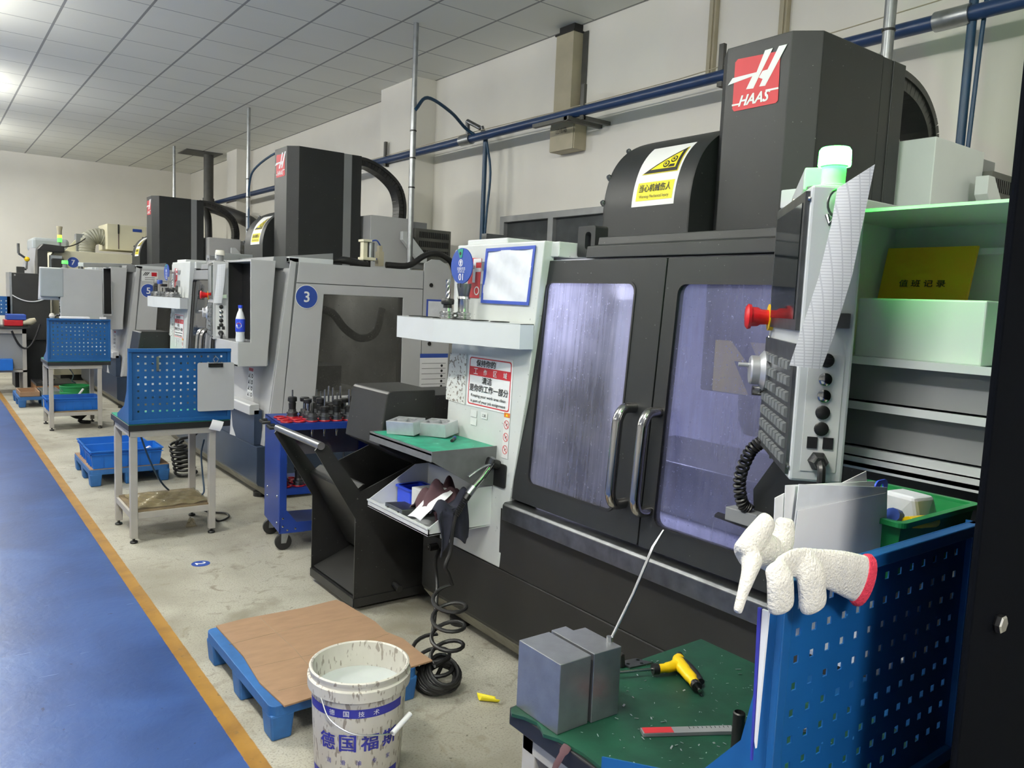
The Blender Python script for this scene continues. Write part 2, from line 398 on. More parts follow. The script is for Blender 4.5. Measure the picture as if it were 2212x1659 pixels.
# ------------------------------------------------------------------ the hall
def floor_material():
    m = bpy.data.materials.new('painted_concrete_floor'); t, b = nodes(m); L = t.links
    N = t.nodes.new
    tc = N('ShaderNodeTexCoord'); src = tc.outputs['Object']
    sx = N('ShaderNodeSeparateXYZ'); L.new(src, sx.inputs[0])
    def ramp(fac, stops):
        r = N('ShaderNodeValToRGB'); e = r.color_ramp.elements
        while len(e) < len(stops): e.new(0.5)
        for k, (p, c) in enumerate(stops): e[k].position = p; e[k].color = lin(c) + (1,)
        L.new(fac, r.inputs[0]); return r.outputs[0]
    def noise(s, d=5, dist=0.0):
        n = N('ShaderNodeTexNoise'); n.inputs['Scale'].default_value = s; n.inputs['Detail'].default_value = d
        n.inputs['Distortion'].default_value = dist; L.new(src, n.inputs['Vector']); return n.outputs['Fac']
    def mix(f, a, c):
        x = N('ShaderNodeMix'); x.data_type = 'RGBA'
        if isinstance(f, float): x.inputs['Factor'].default_value = f
        else: L.new(f, x.inputs['Factor'])
        for s, k in ((a, 'A'), (c, 'B')):
            if isinstance(s, tuple): x.inputs[k].default_value = lin(s) + (1,)
            else: L.new(s, x.inputs[k])
        return x.outputs['Result']
    def step(v, lo, hi):
        r = N('ShaderNodeMapRange'); r.inputs[1].default_value = lo; r.inputs[2].default_value = hi; L.new(v, r.inputs[0]); return r.outputs[0]
    conc = ramp(noise(1.7, 8, 0.4), [(0.3, (138, 134, 121)), (0.5, (166, 163, 150)), (0.7, (180, 178, 165))])
    conc = mix(step(noise(9, 6, 1.2), 0.58, 0.75), conc, (128, 122, 106))
    conc = mix(step(noise(34, 3), 0.70, 0.74), conc, (96, 92, 82))
    conc = mix(step(noise(130, 4), 0.50, 0.80), conc, (112, 108, 98))
    conc = mix(step(noise(75, 3), 0.70, 0.73), conc, (84, 80, 72))
    conc = mix(step(noise(0.9, 4, 1.5), 0.62, 0.72), conc, (126, 121, 105))
    blue = ramp(noise(2.2, 7, 0.8), [(0.3, (40, 64, 114)), (0.55, (50, 78, 134)), (0.75, (64, 94, 150))])
    blue = mix(step(noise(26, 4), 0.70, 0.73), blue, (28, 42, 84))
    mp = N('ShaderNodeMapping'); mp.inputs['Scale'].default_value = (3, 60, 1); mp.inputs['Rotation'].default_value = (0, 0, 0.9); L.new(src, mp.inputs[0])
    sc = N('ShaderNodeTexNoise'); sc.inputs['Scale'].default_value = 1.3; sc.inputs['Detail'].default_value = 2; L.new(mp.outputs[0], sc.inputs['Vector'])
    blue = mix(step(sc.outputs['Fac'], 0.745, 0.76), blue, (150, 170, 214))
    yel = ramp(noise(7, 6, 0.5), [(0.3, (128, 92, 34)), (0.6, (152, 112, 42))])
    yel = mix(step(noise(30, 4), 0.64, 0.70), yel, (120, 90, 44))
    wob = N('ShaderNodeMath'); wob.operation = 'MULTIPLY_ADD'; L.new(noise(40, 2), wob.inputs[0]); wob.inputs[1].default_value = 0.006; L.new(sx.outputs[0], wob.inputs[2])
    a = mix(step(wob.outputs[0], 0.853, 0.856), blue, yel)
    a = mix(step(wob.outputs[0], 0.915, 0.919), a, conc)
    L.new(a, b.inputs['Base Color'])
    rr = N('ShaderNodeMapRange'); rr.inputs[3].default_value = 0.32; rr.inputs[4].default_value = 0.62; L.new(step(wob.outputs[0], 0.85, 0.92), rr.inputs[0])
    L.new(rr.outputs[0], b.inputs['Roughness'])
    bn = N('ShaderNodeBump'); bn.inputs['Strength'].default_value = 0.12; bn.inputs['Distance'].default_value = 0.01; L.new(noise(22, 8, 0.5), bn.inputs['Height']); L.new(bn.outputs[0], b.inputs['Normal'])
    return m
def ceiling_material():
    m = bpy.data.materials.new('ceiling_tiles'); t, b = nodes(m); L = t.links; N = t.nodes.new
    tc = N('ShaderNodeTexCoord'); sx = N('ShaderNodeSeparateXYZ'); L.new(tc.outputs['Object'], sx.inputs[0])
    def grid(k, off, wd):
        a = N('ShaderNodeMath'); a.operation = 'ADD'; L.new(sx.outputs[k], a.inputs[0]); a.inputs[1].default_value = off
        p = N('ShaderNodeMath'); p.operation = 'PINGPONG'; L.new(a.outputs[0], p.inputs[0]); p.inputs[1].default_value = 0.3
        l = N('ShaderNodeMath'); l.operation = 'LESS_THAN'; L.new(p.outputs[0], l.inputs[0]); l.inputs[1].default_value = wd; return l.outputs[0]
    mx = N('ShaderNodeMath'); mx.operation = 'MAXIMUM'; L.new(grid(0, 60 - 3.485, 0.011), mx.inputs[0]); L.new(grid(1, 60 - 5.85, 0.006), mx.inputs[1])
    n = N('ShaderNodeTexNoise'); n.inputs['Scale'].default_value = 1.1; L.new(tc.outputs['Object'], n.inputs['Vector'])
    r = N('ShaderNodeValToRGB'); r.color_ramp.elements[0].color = lin((226, 226, 216)) + (1,); r.color_ramp.elements[1].color = lin((238, 238, 228)) + (1,); L.new(n.outputs['Fac'], r.inputs[0])
    x = N('ShaderNodeMix'); x.data_type = 'RGBA'; L.new(mx.outputs[0], x.inputs['Factor']); L.new(r.outputs[0], x.inputs['A']); x.inputs['B'].default_value = lin((150, 150, 146)) + (1,)
    L.new(x.outputs['Result'], b.inputs['Base Color']); b.inputs['Roughness'].default_value = 0.6
    return m
WX, FY, CZ, LX, BY = 4.70, 17.85, 4.03, -7.0, -4.5
def slab(name, x0, x1, y0, y1, z0, z1, mat):
    o = MB().box(x0, x1, y0, y1, z0, z1).build(name, mat); o.location = (0, 0, 0)
    g = ORG[o.name]
    for v in o.data.vertices: v.co += g
    ORG[o.name] = Vector((0, 0, 0)); return struct(o)
slab('floor', LX, WX, BY, FY, -0.1, 0.0, floor_material())
slab('ceiling', LX, WX, BY, FY, CZ, CZ + 0.1, ceiling_material())
slab('wall_back', LX, WX + 0.15, FY, FY + 0.15, 0, CZ, WALLM)
slab('wall_left', LX - 0.15, LX, BY, FY, 0, CZ, WALLM)
slab('wall_front', LX, WX, BY - 0.15, BY, 0, CZ, WALLM)
wl = MB().plate([[(BY, 0), (FY, 0), (FY, CZ), (BY, CZ)], [(4.30, 1.2), (6.50, 1.2), (6.50, 2.45), (4.30, 2.45)]], lambda a, b: (WX, a, b), (0.15, 0, 0))
struct(wl.build('wall_right', WALLM))
for k, (y0, y1) in enumerate(((7.86, 8.68), (14.0, 14.55), (1.05, 1.75))):
    slab('trim_%d' % (k + 1), 4.44, WX, y0, y1, 0, CZ, WALLM)
# window in the right wall, closed panes against the dark outside
mb = MB().plate([[(4.30, 1.2), (6.50, 1.2), (6.50, 2.45), (4.30, 2.45)], [(4.37, 1.27), (4.93, 1.27), (4.93, 2.39), (4.37, 2.39)], [(4.99, 1.27), (5.67, 1.27), (5.67, 2.39), (4.99, 2.39)], [(5.745, 1.27), (6.43, 1.27), (6.43, 2.39), (5.745, 2.39)]], lambda a, b: (4.67, a, b), (0.08, 0, 0))
win = struct(mb.build('window_1', FRAME, bevel=0.004))
MB().box(4.715, 4.722, 4.35, 6.45, 1.25, 2.41).build('pane', PANEW, win)
MB().box(4.80, 4.83, 4.30, 6.50, 1.2, 2.45).build('blind', MGREY, win)

# ------------------------------------------------------------------ overhead pipes, trunking, poles
g = 'overhead air pipes'
e = thing('air_pipe', 'blue main air pipe running along the right wall above the machines', 'pipe', (4.4, 8, 3.19))
MB().tube([(4.4, 0.4, 3.19), (4.4, FY - 0.01, 3.19)], 0.04, 14).build('pipe_run', PIPEB, e)
for y in (2.11, 6.75, 11.2): MB().tube([(4.4, y - 0.09, 3.19), (4.4, y + 0.09, 3.19)], 0.052, 16).build('coupling', GALV, e)
for y in (3.62, 5.02, 8.46, 12.0):
    MB().box(4.385, 4.415, y - 0.02, y + 0.02, 3.12, 3.40).box(4.40, 4.438 if 7.8 < y < 8.7 else 4.698, y - 0.02, y + 0.02, 3.12, 3.15).tube([(4.4, y, 3.232), (4.44, y, 3.19), (4.4, y, 3.148), (4.36, y, 3.19), (4.4, y, 3.232)], 0.006, 6).build('bracket', GALVD, e)
mb = MB().tube([(4.4, 6.72, 3.22), (4.4, 6.74, 3.37)], 0.022, 10).tube([(4.4, 6.74, 3.37), (4.42, 6.52, 3.27)], 0.022, 10).tube([(4.42, 6.52, 3.29), (4.45, 6.50, 3.20)], 0.022, 10)
mb.build('swan_neck', DSTEEL, e)
def drop_pipe(x, y, zb, label, zt=3.25):
    e = thing('drop_pipe', label, 'pipe', (x, y, zb), 0, 'drop pipes down the right wall')
    MB().tube([(x, y, zt), (x, y, zb)], 0.023, 12).build('pipe_run', HOSEB, e)
    MB().tube(smooth_path([(x, y - 0.02, zt - 0.1), (x + 0.03, y - 0.06, zt - 0.4), (x + 0.01, y - 0.05, zt - 0.8), (x, y - 0.03, zb + 0.1)], 5), 0.012, 8).build('air_hose', HOSEB, e)
    MB().box(x - 0.03, x + 0.2, y - 0.12, y - 0.04, zb + 0.3, zb + 0.36).build('valve_clip', GALV, e)
drop_pipe(4.46, 6.50, 1.9, 'thin blue drop pipe and hose on the wall left of the cream trunking')
drop_pipe(4.42, 2.02, 1.9, 'thick blue drop pipe behind the green-lit machine at the right', 3.9)
drop_pipe(4.42, 11.0, 2.0, 'blue drop pipe on the wall behind the machine marked 3')
def pole(x, y, zb, label, r=0.026):
    e = thing('conduit_pole', label, 'pole', (x, y, zb), 0, 'steel conduit poles from the ceiling')
    MB().tube([(x, y, CZ), (x, y, 3.35)], r * 0.9, 12).tube([(x, y, 3.35), (x, y, zb)], r, 14).build('tube', GALV, e)
    for z in (3.1, 2.86, 2.6): MB().tube([(x, y, z - 0.006), (x, y, z + 0.006)], r + 0.004, 12).build('cable_tie', BLACK, e)
    return e
pole(3.60, 6.40, 1.86, 'shiny steel conduit pole beside the second machine column')
e = pole(3.58, 10.8, 1.86, 'thin steel conduit pole left of the lit machine column')
pole(3.58, 14.65, 1.9, 'farthest thin steel conduit pole above the third column')
pole(4.1, 2.29, 2.3, 'steel conduit pole above the rightmost machine column', 0.03)
o = MB().tube(smooth_path([(3.6, 6.37, 3.28), (3.75, 6.42, 3.42), (4.05, 6.5, 3.36), (4.3, 6.62, 3.27), (4.42, 6.6, 3.21)], 6), 0.016, 8).build('air_hose', HOSEB)
tag(o, 'blue hose looping from the shiny pole to the main air pipe', 'hose')
o = MB().tube(smooth_path([(3.5, 8.2, 2.93), (3.52, 9.2, 3.28), (3.56, 10.4, 3.22), (3.58, 10.76, 3.0), (3.58, 10.77, 2.4)], 6), 0.014, 8).build('air_hose', HOSEB)
tag(o, 'blue hose arching off the lit machine column to the thin pole', 'hose')
o = MB().tube([(4.40, 1.0, 3.36), (4.40, 2.2, 3.30), (4.40, 4.0, 3.243), (4.40, 5.4, 3.238), (4.40, 6.6, 3.25), (4.40, 7.8, 3.243), (4.40, 9.2, 3.238)], 0.004, 6).build('cable', TRUNK)
tag(o, 'thin loose cable strung along the top of the blue air pipe', 'cable')
for y, lab in ((1.25, 'narrow steel conduit strip on the wall right of its twin'), (3.30, 'narrow steel conduit strip high on the wall, left of its twin')):
    pass
for y, lab in ((3.95, 'upright wall conduit between trunking and the tall dark column, left one'), (3.35, 'upright wall conduit directly above the red logo column, right one')):
    o = MB().box(4.66, 4.70, y - 0.03, y + 0.03, 3.3, CZ).box(4.648, 4.66, y - 0.012, y + 0.012, 3.3, CZ).build('wall_conduit', TRUNK)
    tag(o, lab, 'conduit', 'upright wall conduits')
e = thing('cable_trunking', 'tall beige cable trunking running down the right wall from the ceiling', 'trunking', (4.64, 5.50, 3.225))
MB().box(4.58, 4.698, 5.395, 5.625, 3.225, 3.965).build('duct_body', TRUNK, e, bevel=0.004)
MB().box(4.57, 4.698, 5.385, 5.635, 3.955, 3.970).box(4.60, 4.698, 5.41, 5.61, 3.97, CZ).build('collar', BLACK, e)  # black filler stands for the dark gap between trunking and ceiling
MB().box(4.688, 4.698, 5.33, 5.395, 3.225, 3.965).build('back_plate', GALVD, e)
e = thing('junction_box', 'beige junction box with three characters under the wall trunking', 'box', (4.63, 5.46, 2.95))
MB().box(4.56, 4.698, 5.297, 5.627, 2.95, 3.222).build('case', TRUNK, e, bevel=0.004)
F = face((4.558, 5.46, 3.08), (0, -1, 0), (0, 0, 1), (-1, 0, 0))
mb = MB(); layer(mb, F, 0, rrect(-0.163, 0.150, -0.128, 0.09, 0.01), 0, 0.004); write(mb, '过线箱', F(7), -0.01, 0.04, 0.15, mi=1); mb.build('cover_plate', [TRUNK, INK], e)
o = MB().box(4.30, 4.698, 5.10, 5.14, 3.11, 3.146).box(4.30, 4.34, 5.08, 5.56, 3.115, 3.146).build('angle_bracket', GALVD); tag(o, 'steel angle bracket holding the air pipe beside the junction box', 'bracket')
e = thing('extraction_duct', 'dull dark round duct dropping from the far ceiling to two black hoses', 'duct', (4.255, 15.0, 2.6))
MB().tube([(4.255, 15.0, CZ), (4.255, 15.0, 3.05)], 0.085, 16).tube([(4.255, 15.0, 3.25), (4.255, 15.0, 3.10)], 0.10, 16).build('stack', GALVD, e)
MB().tube(smooth_path([(4.255, 15.0, 3.1), (4.23, 14.2, 2.98), (4.16, 12.2, 2.60), (4.25, 11.2, 2.0)], 6), 0.10, 12).build('black_hose', RUBBER, e)
MB().tube(smooth_path([(4.12, 14.9, 3.05), (4.08, 14.45, 2.9), (4.06, 14.3, 2.6), (4.06, 14.28, 2.0)], 6), 0.06, 10).build('black_hose', RUBBER, e)
o = MB().box(3.8, 4.42, 14.7, 15.3, CZ - 0.012, CZ - 0.001).build('ceiling_plate', GALVD); tag(o, 'dark square plate in the ceiling around the extraction duct', 'plate')
def lamp(x, y, lab):
    e = thing('ceiling_lamp', lab, 'lamp', (x, y, 3.68), 0, 'hanging tube lamps')
    MB().box(x - 0.03, x + 0.03, y - 0.65, y + 0.65, 3.70, 3.755).build('batten', WHITE, e)
    for s in (-0.06, 0.06): MB().tube([(x + s, y - 0.6, 3.68), (x + s, y + 0.6, 3.68)], 0.014, 8).build('tube', TUBEM, e)
    for s in (-0.4, 0.4): MB().tube([(x, y + s, 3.755), (x, y + s, CZ)], 0.004, 6).build('rod', GALV, e)
for k, (x, y) in enumerate(LAMPS): lamp(x, y, 'hanging twin-tube ceiling lamp over the aisle, outside the picture, farther row added as fill')

# ------------------------------------------------------------------ machining centres
def fx(z): return 2.03 + 0.065 * (z - 0.75)
def wx(z): return 2.02 + 0.028 * (z - 0.43)
HOODP = [(2.67, 1.90), (2.67, 2.02), (2.672, 2.10), (2.69, 2.185), (2.725, 2.265), (2.785, 2.335), (2.87, 2.39), (2.98, 2.43), (3.12, 2.465), (3.30, 2.49)]
HOODP = [(p.x, p.y) for p in smooth_path([(a, b, 0) for a, b in HOODP], 4)]
def hood_point(y, s, off=0.0):
    a = 0.0
    for p, q in zip(HOODP, HOODP[1:]):
        d = math.hypot(q[0] - p[0], q[1] - p[1])
        if s <= a + d or q is HOODP[-1]:
            t = (s - a) / d; nx, nz = -(q[1] - p[1]) / d, (q[0] - p[0]) / d
            return Vector((p[0] + (q[0] - p[0]) * t + nx * off, y, p[1] + (q[1] - p[1]) * t + nz * off))
        a += d

def logo_mesh(dy, dz):
    Y = lambda a, b: (2.7485, a + dy, b + dz)
    k = lambda n: (lambda a, b: (2.7485 - 0.001 * n, a + dy, b + dz))
    mb = MB()
    sq = [(2.178, 2.645), (1.985, 2.634), (1.974, 2.624), (1.969, 2.443), (1.979, 2.434), (2.180, 2.434), (2.190, 2.446), (2.191, 2.634)]
    mb.plate(sq, k(0), (-0.0008, 0, 0), 0)
    mb.plate([(2.046, 2.651), (2.01, 2.652), (2.063, 2.561), (2.091, 2.511), (2.126, 2.514), (2.099, 2.561), (2.221, 2.547), (2.198, 2.572), (2.08, 2.573)], k(1), (-0.0008, 0, 0), 1)
    mb.plate([(1.982, 2.653), (1.945, 2.652), (2.034, 2.511), (2.062, 2.513), (2.048, 2.54), (2.067, 2.549), (2.051, 2.572), (2.028, 2.573)], k(1), (-0.0008, 0, 0), 1)
    write(mb, 'HAAS', lambda a, b: (2.7465, -a + dy, b + dz), -2.083, 2.471, 0.15, 0.042, 1, bold=0.035, shear=0.35)
    mb.plate([(2.193, 2.464), (2.150, 2.463), (2.148, 2.457), (2.192, 2.457)], k(1), (-0.0008, 0, 0), 1)
    mb.plate([(2.030, 2.495), (1.971, 2.494), (1.970, 2.487), (2.030, 2.487)], k(1), (-0.0008, 0, 0), 1)
    return mb

def number_disc(parent, n, x, y, z, r, name='number_disc'):
    F = face((x, y, z), (1, 0, 0), (0, 0, 1), (0, -1, 0))
    mb = MB(); layer(mb, F, 0, circ(0, 0, r * 1.05), 1); layer(mb, F, 1, circ(0, 0, r), 0); write(mb, n, F(3), 0, 0, None, r * 0.92, 1, bold=0.02)
    return mb.build(name, [BLUES, WINK], parent)

def keep_clean_sign(parent, dy):
    F = face((wx(1.235) - 0.002, 2.873 + dy, 1.235), (0, -1, 0), (0.028, 0, 1), (-1, 0, 0.02))
    mb = MB(); w_, h_ = 0.172, 0.118
    layer(mb, F, 0, rrect(-w_, w_, -h_, h_, 0.008), 0)
    layer(mb, F, 1, [rrect(-w_ + .010, w_ - .010, -h_ + .009, h_ - .009, 0.014), rrect(-w_ + .015, w_ - .015, -h_ + .014, h_ - .014, 0.012)[::-1]], 1)
    layer(mb, F, 1, [(-w_ + .012, .026), (w_ - .012, .026), (w_ - .012, .066), (-w_ + .012, .066)], 1)
    write(mb, '保持你的', F(3), -0.03, 0.085, 0.15, 0.031, 2, bold=0.02)
    for k, c in enumerate('工作区域'): write(mb, c, F(4), -0.105 + 0.076 * k, 0.046, None, 0.026, 0, bold=0.015)
    write(mb, '清洁', F(3), -0.015, 0.008, 0.075, 0.031, 2, bold=0.02)
    write(mb, '是你的工作一部分', F(3), 0.0, -0.030, 0.30, 0.033, 2, bold=0.02)
    write(mb, 'Keeping your work area clean', F(3), 0.0, -0.067, 0.27, 0.017, 2, bold=0.012)
    write(mb, 'is part of your job assignment', F(3), 0.0, -0.092, 0.27, 0.017, 2, bold=0.012)
    return mb.build('safety_sign', [WINK, REDS, INK], parent)

def pendant(e, N, ang, z0, z1, opts):
    """control pendant: N near bottom corner of the face, ang bearing of the face (from +y toward +x)"""
    u = Vector((math.sin(ang), math.cos(ang), 0)); n = Vector((-math.cos(ang), math.sin(ang), 0)); zz = Vector((0, 0, 1))
    Wd, T = 0.46, 0.115
    P = lambda a, d, z: Vector((N[0], N[1], 0)) + u * a + n * d + zz * z
    H = z1 - z0
    mb = MB().hexa([P(0, 0, z0), P(Wd, 0, z0), P(Wd, -T, z0), P(0, -T, z0), P(0, 0, z1), P(Wd, 0, z1), P(Wd, -T, z1), P(0, -T, z1)])
    pd = mb.build('control_pendant', opts['body'], e, bevel=0.006)
    zk = z0 + H * 0.47
    fr = lambda a0, a1, za, zb, d0, d1: MB().hexa([P(a0, d0, za), P(a1, d0, za), P(a1, d1, za), P(a0, d1, za), P(a0, d0, zb), P(a1, d0, zb), P(a1, d1, zb), P(a0, d1, zb)])
    fr(0.012, Wd - 0.012, z0 + 0.012, zk, 0.0005, 0.008).build('keypad_plate', DSTEEL, pd)
    mb = MB()
    for r in range(7):
        for c in range(8):
            if c == 3 and r > 3: continue
            a = 0.04 + c * 0.047; z = z0 + 0.03 + r * 0.036
            mb.hexa([P(a, 0.008, z), P(a + 0.036, 0.008, z), P(a + 0.036, 0.016, z + 0.003), P(a, 0.016, z + 0.003), P(a, 0.008, z + 0.024), P(a + 0.036, 0.008, z + 0.024), P(a + 0.036, 0.016, z + 0.021), P(a, 0.016, z + 0.021)])
    mb.build('keys', KEYS, pd)
    fr(0.012, Wd - 0.06, zk + 0.03, z1 - 0.012, 0.0005, 0.01).build('screen_bezel', DSTEEL, pd)
    fr(0.035, Wd - 0.085, zk + 0.055, z1 - 0.035, 0.0105, 0.012).build('screen', SCREEN, pd)
    es = P(Wd - 0.05, 0.0, zk + 0.055)
    MB().cyl(es, 0.036, 0.012, 20, axis=n).build('emergency_stop_ring', YELP, pd)
    MB().lathe([(0, 0.012), (0.02, 0.012), (0.021, 0.032), (0.026, 0.04), (0.027, 0.06), (0.033, 0.058), (0.035, 0.066), (0.028, 0.072), (0, 0.074)], es, 20, axis=n).build('emergency_stop', RED, pd)
    jw = P(Wd - 0.07, 0.008, zk - 0.09)
    mb = MB().lathe([(0, 0), (0.052, 0), (0.055, 0.01), (0.045, 0.018), (0.040, 0.022), (0.040, 0.042), (0.036, 0.046), (0, 0.046)], jw, 22, axis=n)
    mb.cyl(jw + u * 0.02 + zz * 0.012 + n * 0.044, 0.006, 0.03, 10, axis=n).build('jog_wheel', ALU, pd)
    kz = z0 + 0.16
    MB().cyl(P(Wd - 0.03, 0.008, kz), 0.014, 0.03, 14, axis=n).build('key_switch', CHROME, pd)
    for a, z in ((0.005, z1 - 0.03), (0.2, z1 - 0.008), (0.40, z1 - 0.03), (0.43, zk), (0.43, z0 + 0.05), (0.006, z0 + 0.03), (0.25, z0 + 0.008)): MB().lathe([(0.006, 0), (0.005, 0.004), (0, 0.005)], P(a, 0.002, z), 8, axis=n).build('screw', CHROME, pd)
    # the switch strip on the near side
    s = -u
    S = lambda b, z, d=0.0: P(0, 0, 0) - n * b + s * d + zz * z
    zs = z0 + H * 0.44
    hx = lambda b0, b1, za, zb, d: MB().hexa([S(b0, za), S(b1, za), S(b1, za, d), S(b0, za, d), S(b0, zb), S(b1, zb), S(b1, zb, d), S(b0, zb, d)])
    hx(0.022, 0.098, z0 + 0.025, zs, 0.0015).build('switch_strip', opts['strip'], pd)
    for i, q in enumerate((0.95, 0.51, 0.37)):
        mb = MB(); c = S(0.060, z0 + 0.025 + (zs - z0 - 0.025) * q, 0.0015); mb.lathe([(0, 0.0), (0.0155, 0), (0.016, 0.004), (0.0135, 0.006), (0, 0.006)], c, 18, axis=s)
        if i == 0: mb.obox(c + s * 0.008, n, zz, s, 0.022, 0.010, 0.010)
        mb.build('socket_cap', BLACK, pd)
    for q in (0.79, 0.65):
        c = S(0.060, z0 + 0.025 + (zs - z0 - 0.025) * q, 0.0015); MB().lathe([(0, 0), (0.0145, 0), (0.0145, 0.005), (0.011, 0.007), (0, 0.007)], c, 18, axis=s).build('key_lock', CHROME, pd)
    for b in (0.043, 0.077): hx(b - 0.011, b + 0.011, z0 + 0.078, z0 + 0.104, 0.004).build('rocker_switch', BLACK, pd)
    c = S(0.058, z0 + 0.050, 0.0015)
    mb = MB().lathe([(0, 0), (0.022, 0), (0.022, 0.012), (0.017, 0.018), (0.014, 0.034), (0, 0.036)], c, 6, axis=s)
    mb.tube(smooth_path([c + s * 0.03, c + s * 0.05 - zz * 0.02, c + s * 0.04 - zz * 0.12, c + u * 0.05 - zz * 0.32], 5), 0.009, 8); mb.build('power_plug', BLACK, pd)
    hx(0.062, 0.10, z0 + H * 0.53, z0 + H * 0.58, 0.012).build('hook_plate', STEEL, pd)
    # warning beacon on top
    b0 = P(0.06, -0.055, z1)
    MB().lathe([(0, 0), (0.037, 0), (0.037, 0.007), (0.026, 0.010), (0.026, 0.048), (0.030, 0.050), (0, 0.050)], b0, 22).build('beacon_base', opts.get('bbase', MGREY), pd)
    MB().lathe([(0, 0.050), (0.034, 0.050), (0.035, 0.053), (0.034, 0.084), (0.030, 0.090), (0, 0.091)], b0, 24).build('beacon_lens', opts['beacon'], pd)
    # arm back to the enclosure
    a0 = P(Wd * 0.5, -T * 0.5, z1 + 0.03)
    MB().tube([P(Wd * 0.5, -T * 0.5, z1 - 0.02), a0], 0.028, 14).build('swivel', DSTEEL, pd)
    t = Vector(opts['arm']); d = (t - a0)
    MB().obox((a0 + t) / 2 + zz * 0.02, d, Vector((-d.y, d.x, 0)), zz, d.length, 0.07, 0.055).build('pendant_arm', WHITE, e, bevel=0.004)
    return pd, P, S

def machine(dy, label, o):
    e = thing('machining_center', label, 'machine', (2.02, 0.55 + dy, 0), 0, 'machining centers along the wall')
    front, base = o['front'], o['base']
    D = lambda y: y + dy
    yb = lambda a, b: (a + dy, b + dy)
    # base, skirt, feet
    MB().prism([(2.10, 0.10), (2.03, 0.13), (2.02, 0.15), (2.02, 0.428), (3.62, 0.428), (3.62, 0.10)], 'y', D(0.55), D(3.37)).build('base', base, e, bevel=0.004)
    mb = MB().prism([(2.105, 0.035), (2.028, 0.128), (3.6, 0.128), (3.6, 0.035)], 'y', D(0.56), D(3.36)); mb.build('base_skirt', SKIRT, e)
    for x in (2.12, 3.5):
        for y in (0.75, 3.15): MB().cyl((x, D(y), 0), 0.055, 0.035, 14).build('foot', BLACK, e)
    mb = MB().box(2.018, 2.0215, D(1.72), D(1.724), 0.13, 0.42); mb.build('base_seam', BLACK, e)
    # lower front panel and sill rail
    MB().box(2.022, 2.08, D(0.62), D(2.72), 0.432, 0.70).build('lower_panel', base, e)
    MB().prism([(1.985, 0.668), (1.985, 0.735), (1.995, 0.745), (2.06, 0.748), (2.06, 0.668)], 'y', D(0.62), D(2.66)).build('sill_rail', DSTEEL if o['dark'] else LGREY, e, bevel=0.003)
    # white front end panel
    mb = MB().plate([(D(2.715), 0.432), (D(3.215), 0.432), (D(3.20), 1.86), (D(2.545), 1.86), (D(2.60), 1.2)], lambda a, b: (wx(b), a, b), (0.06, 0, 0))
    mb.box(2.10, 2.36, D(2.50), D(3.20), 1.795, 1.858); mb.build('front_end_panel', SPECKW, e, bevel=0.005)
    MB().box(2.10, 2.30, D(2.86), D(3.18), 1.858, 1.888).build('roof_box', WHITE, e, bevel=0.006)
    # door posts
    mb = MB().plate([(D(2.56), 0.75), (D(2.74), 0.75), (D(2.62), 1.79), (D(2.55), 1.79)], lambda a, b: (fx(b) + 0.03, a, b), (0.03, 0, 0)); mb.build('door_post', BLACK, e)
    # doors
    for nm, y0, y1, w0, w1 in (('left', 1.908, 2.655, 2.045, 2.560), ('right', 1.18, 1.902, 1.330, 1.845)):
        mb = MB().plate([rrect(D(y0), D(y1), 0.757, 1.78, 0.006, 2), rrect(D(w0), D(w1), 0.845, 1.692, 0.035)[::-1]], lambda a, b: (fx(b), a, b), (0.035, 0, 0))
        dr = mb.build('door', front, e, bevel=0.004)
        mb = MB().plate(rrect(D(w0 - 0.01), D(w1 + 0.01), 0.835, 1.702, 0.035), lambda a, b: (fx(b) + 0.012, a, b), (0.008, 0, 0)); mb.build('window_pane', o['pane'][nm == 'right'], dr)
        mb = MB().plate([rrect(D(w0 - 0.004), D(w1 + 0.004), 0.841, 1.696, 0.035), rrect(D(w0 + 0.004), D(w1 - 0.004), 0.849, 1.688, 0.033)[::-1]], lambda a, b: (fx(b) - 0.003, a, b), (0.008, 0, 0)); mb.build('window_seal', RUBBER, dr)
        hy = 1.99 if nm == 'left' else 1.868
        h = [Vector((fx(z) - d, D(hy), z)) for d, z in ((-0.005, 1.242), (0.04, 1.242), (0.062, 1.232), (0.075, 1.205), (0.078, 1.17), (0.078, 0.965), (0.075, 0.93), (0.062, 0.902), (0.04, 0.892), (-0.005, 0.892))]
        MB().tube(smooth_path(h, 3), 0.0195, 14).build('handle', CHROME, dr)
    # header bands and roof step
    MB().prism([(2.096, 1.787), (2.10, 1.832), (2.155, 1.842), (2.16, 1.872), (2.40, 1.897), (2.64, 1.93), (2.64, 1.787)], 'y', D(1.15 if o['dark'] else 0.62), D(2.33)).build('header', front, e, bevel=0.003)
    mb = MB().plate([rrect(D(2.385), D(2.49), 1.80, 1.925, 0.01), rrect(D(2.41), D(2.445), 1.83, 1.90, 0.014)[::-1]], lambda a, b: (2.19, a, b), (0.07, 0, 0)); mb.build('interlock_bracket', CHAR if o['dark'] else MGREY, e, bevel=0.002)
    # right front end panel, side walls, roof, back
    zt_ = 1.22 if o['dark'] else 1.79
    mb = MB().plate([(D(0.56), 0.432), (D(1.17), 0.432), (D(1.17), zt_), (D(0.56), zt_)], lambda a, b: (2.078 + 0.132 * (b - 0.43) if a < D(0.9) else fx(b), a, b), (0.03, 0, 0)); mb.build('right_end_panel', o['rend'], e)
    Sd = lambda k: (lambda a, b: (a, D(0.55) - k, b))
    mb = MB().plate([[(2.085, 0.432), (3.60, 0.432), (3.60, 1.838), (2.285, 1.838)], [(2.44, 0.76), (3.27, 0.76), (3.27, 1.64), (2.50, 1.64)][::-1]], Sd(-0.004), (0, 0.02, 0)); mb.build('side_frame', MGREY, e)
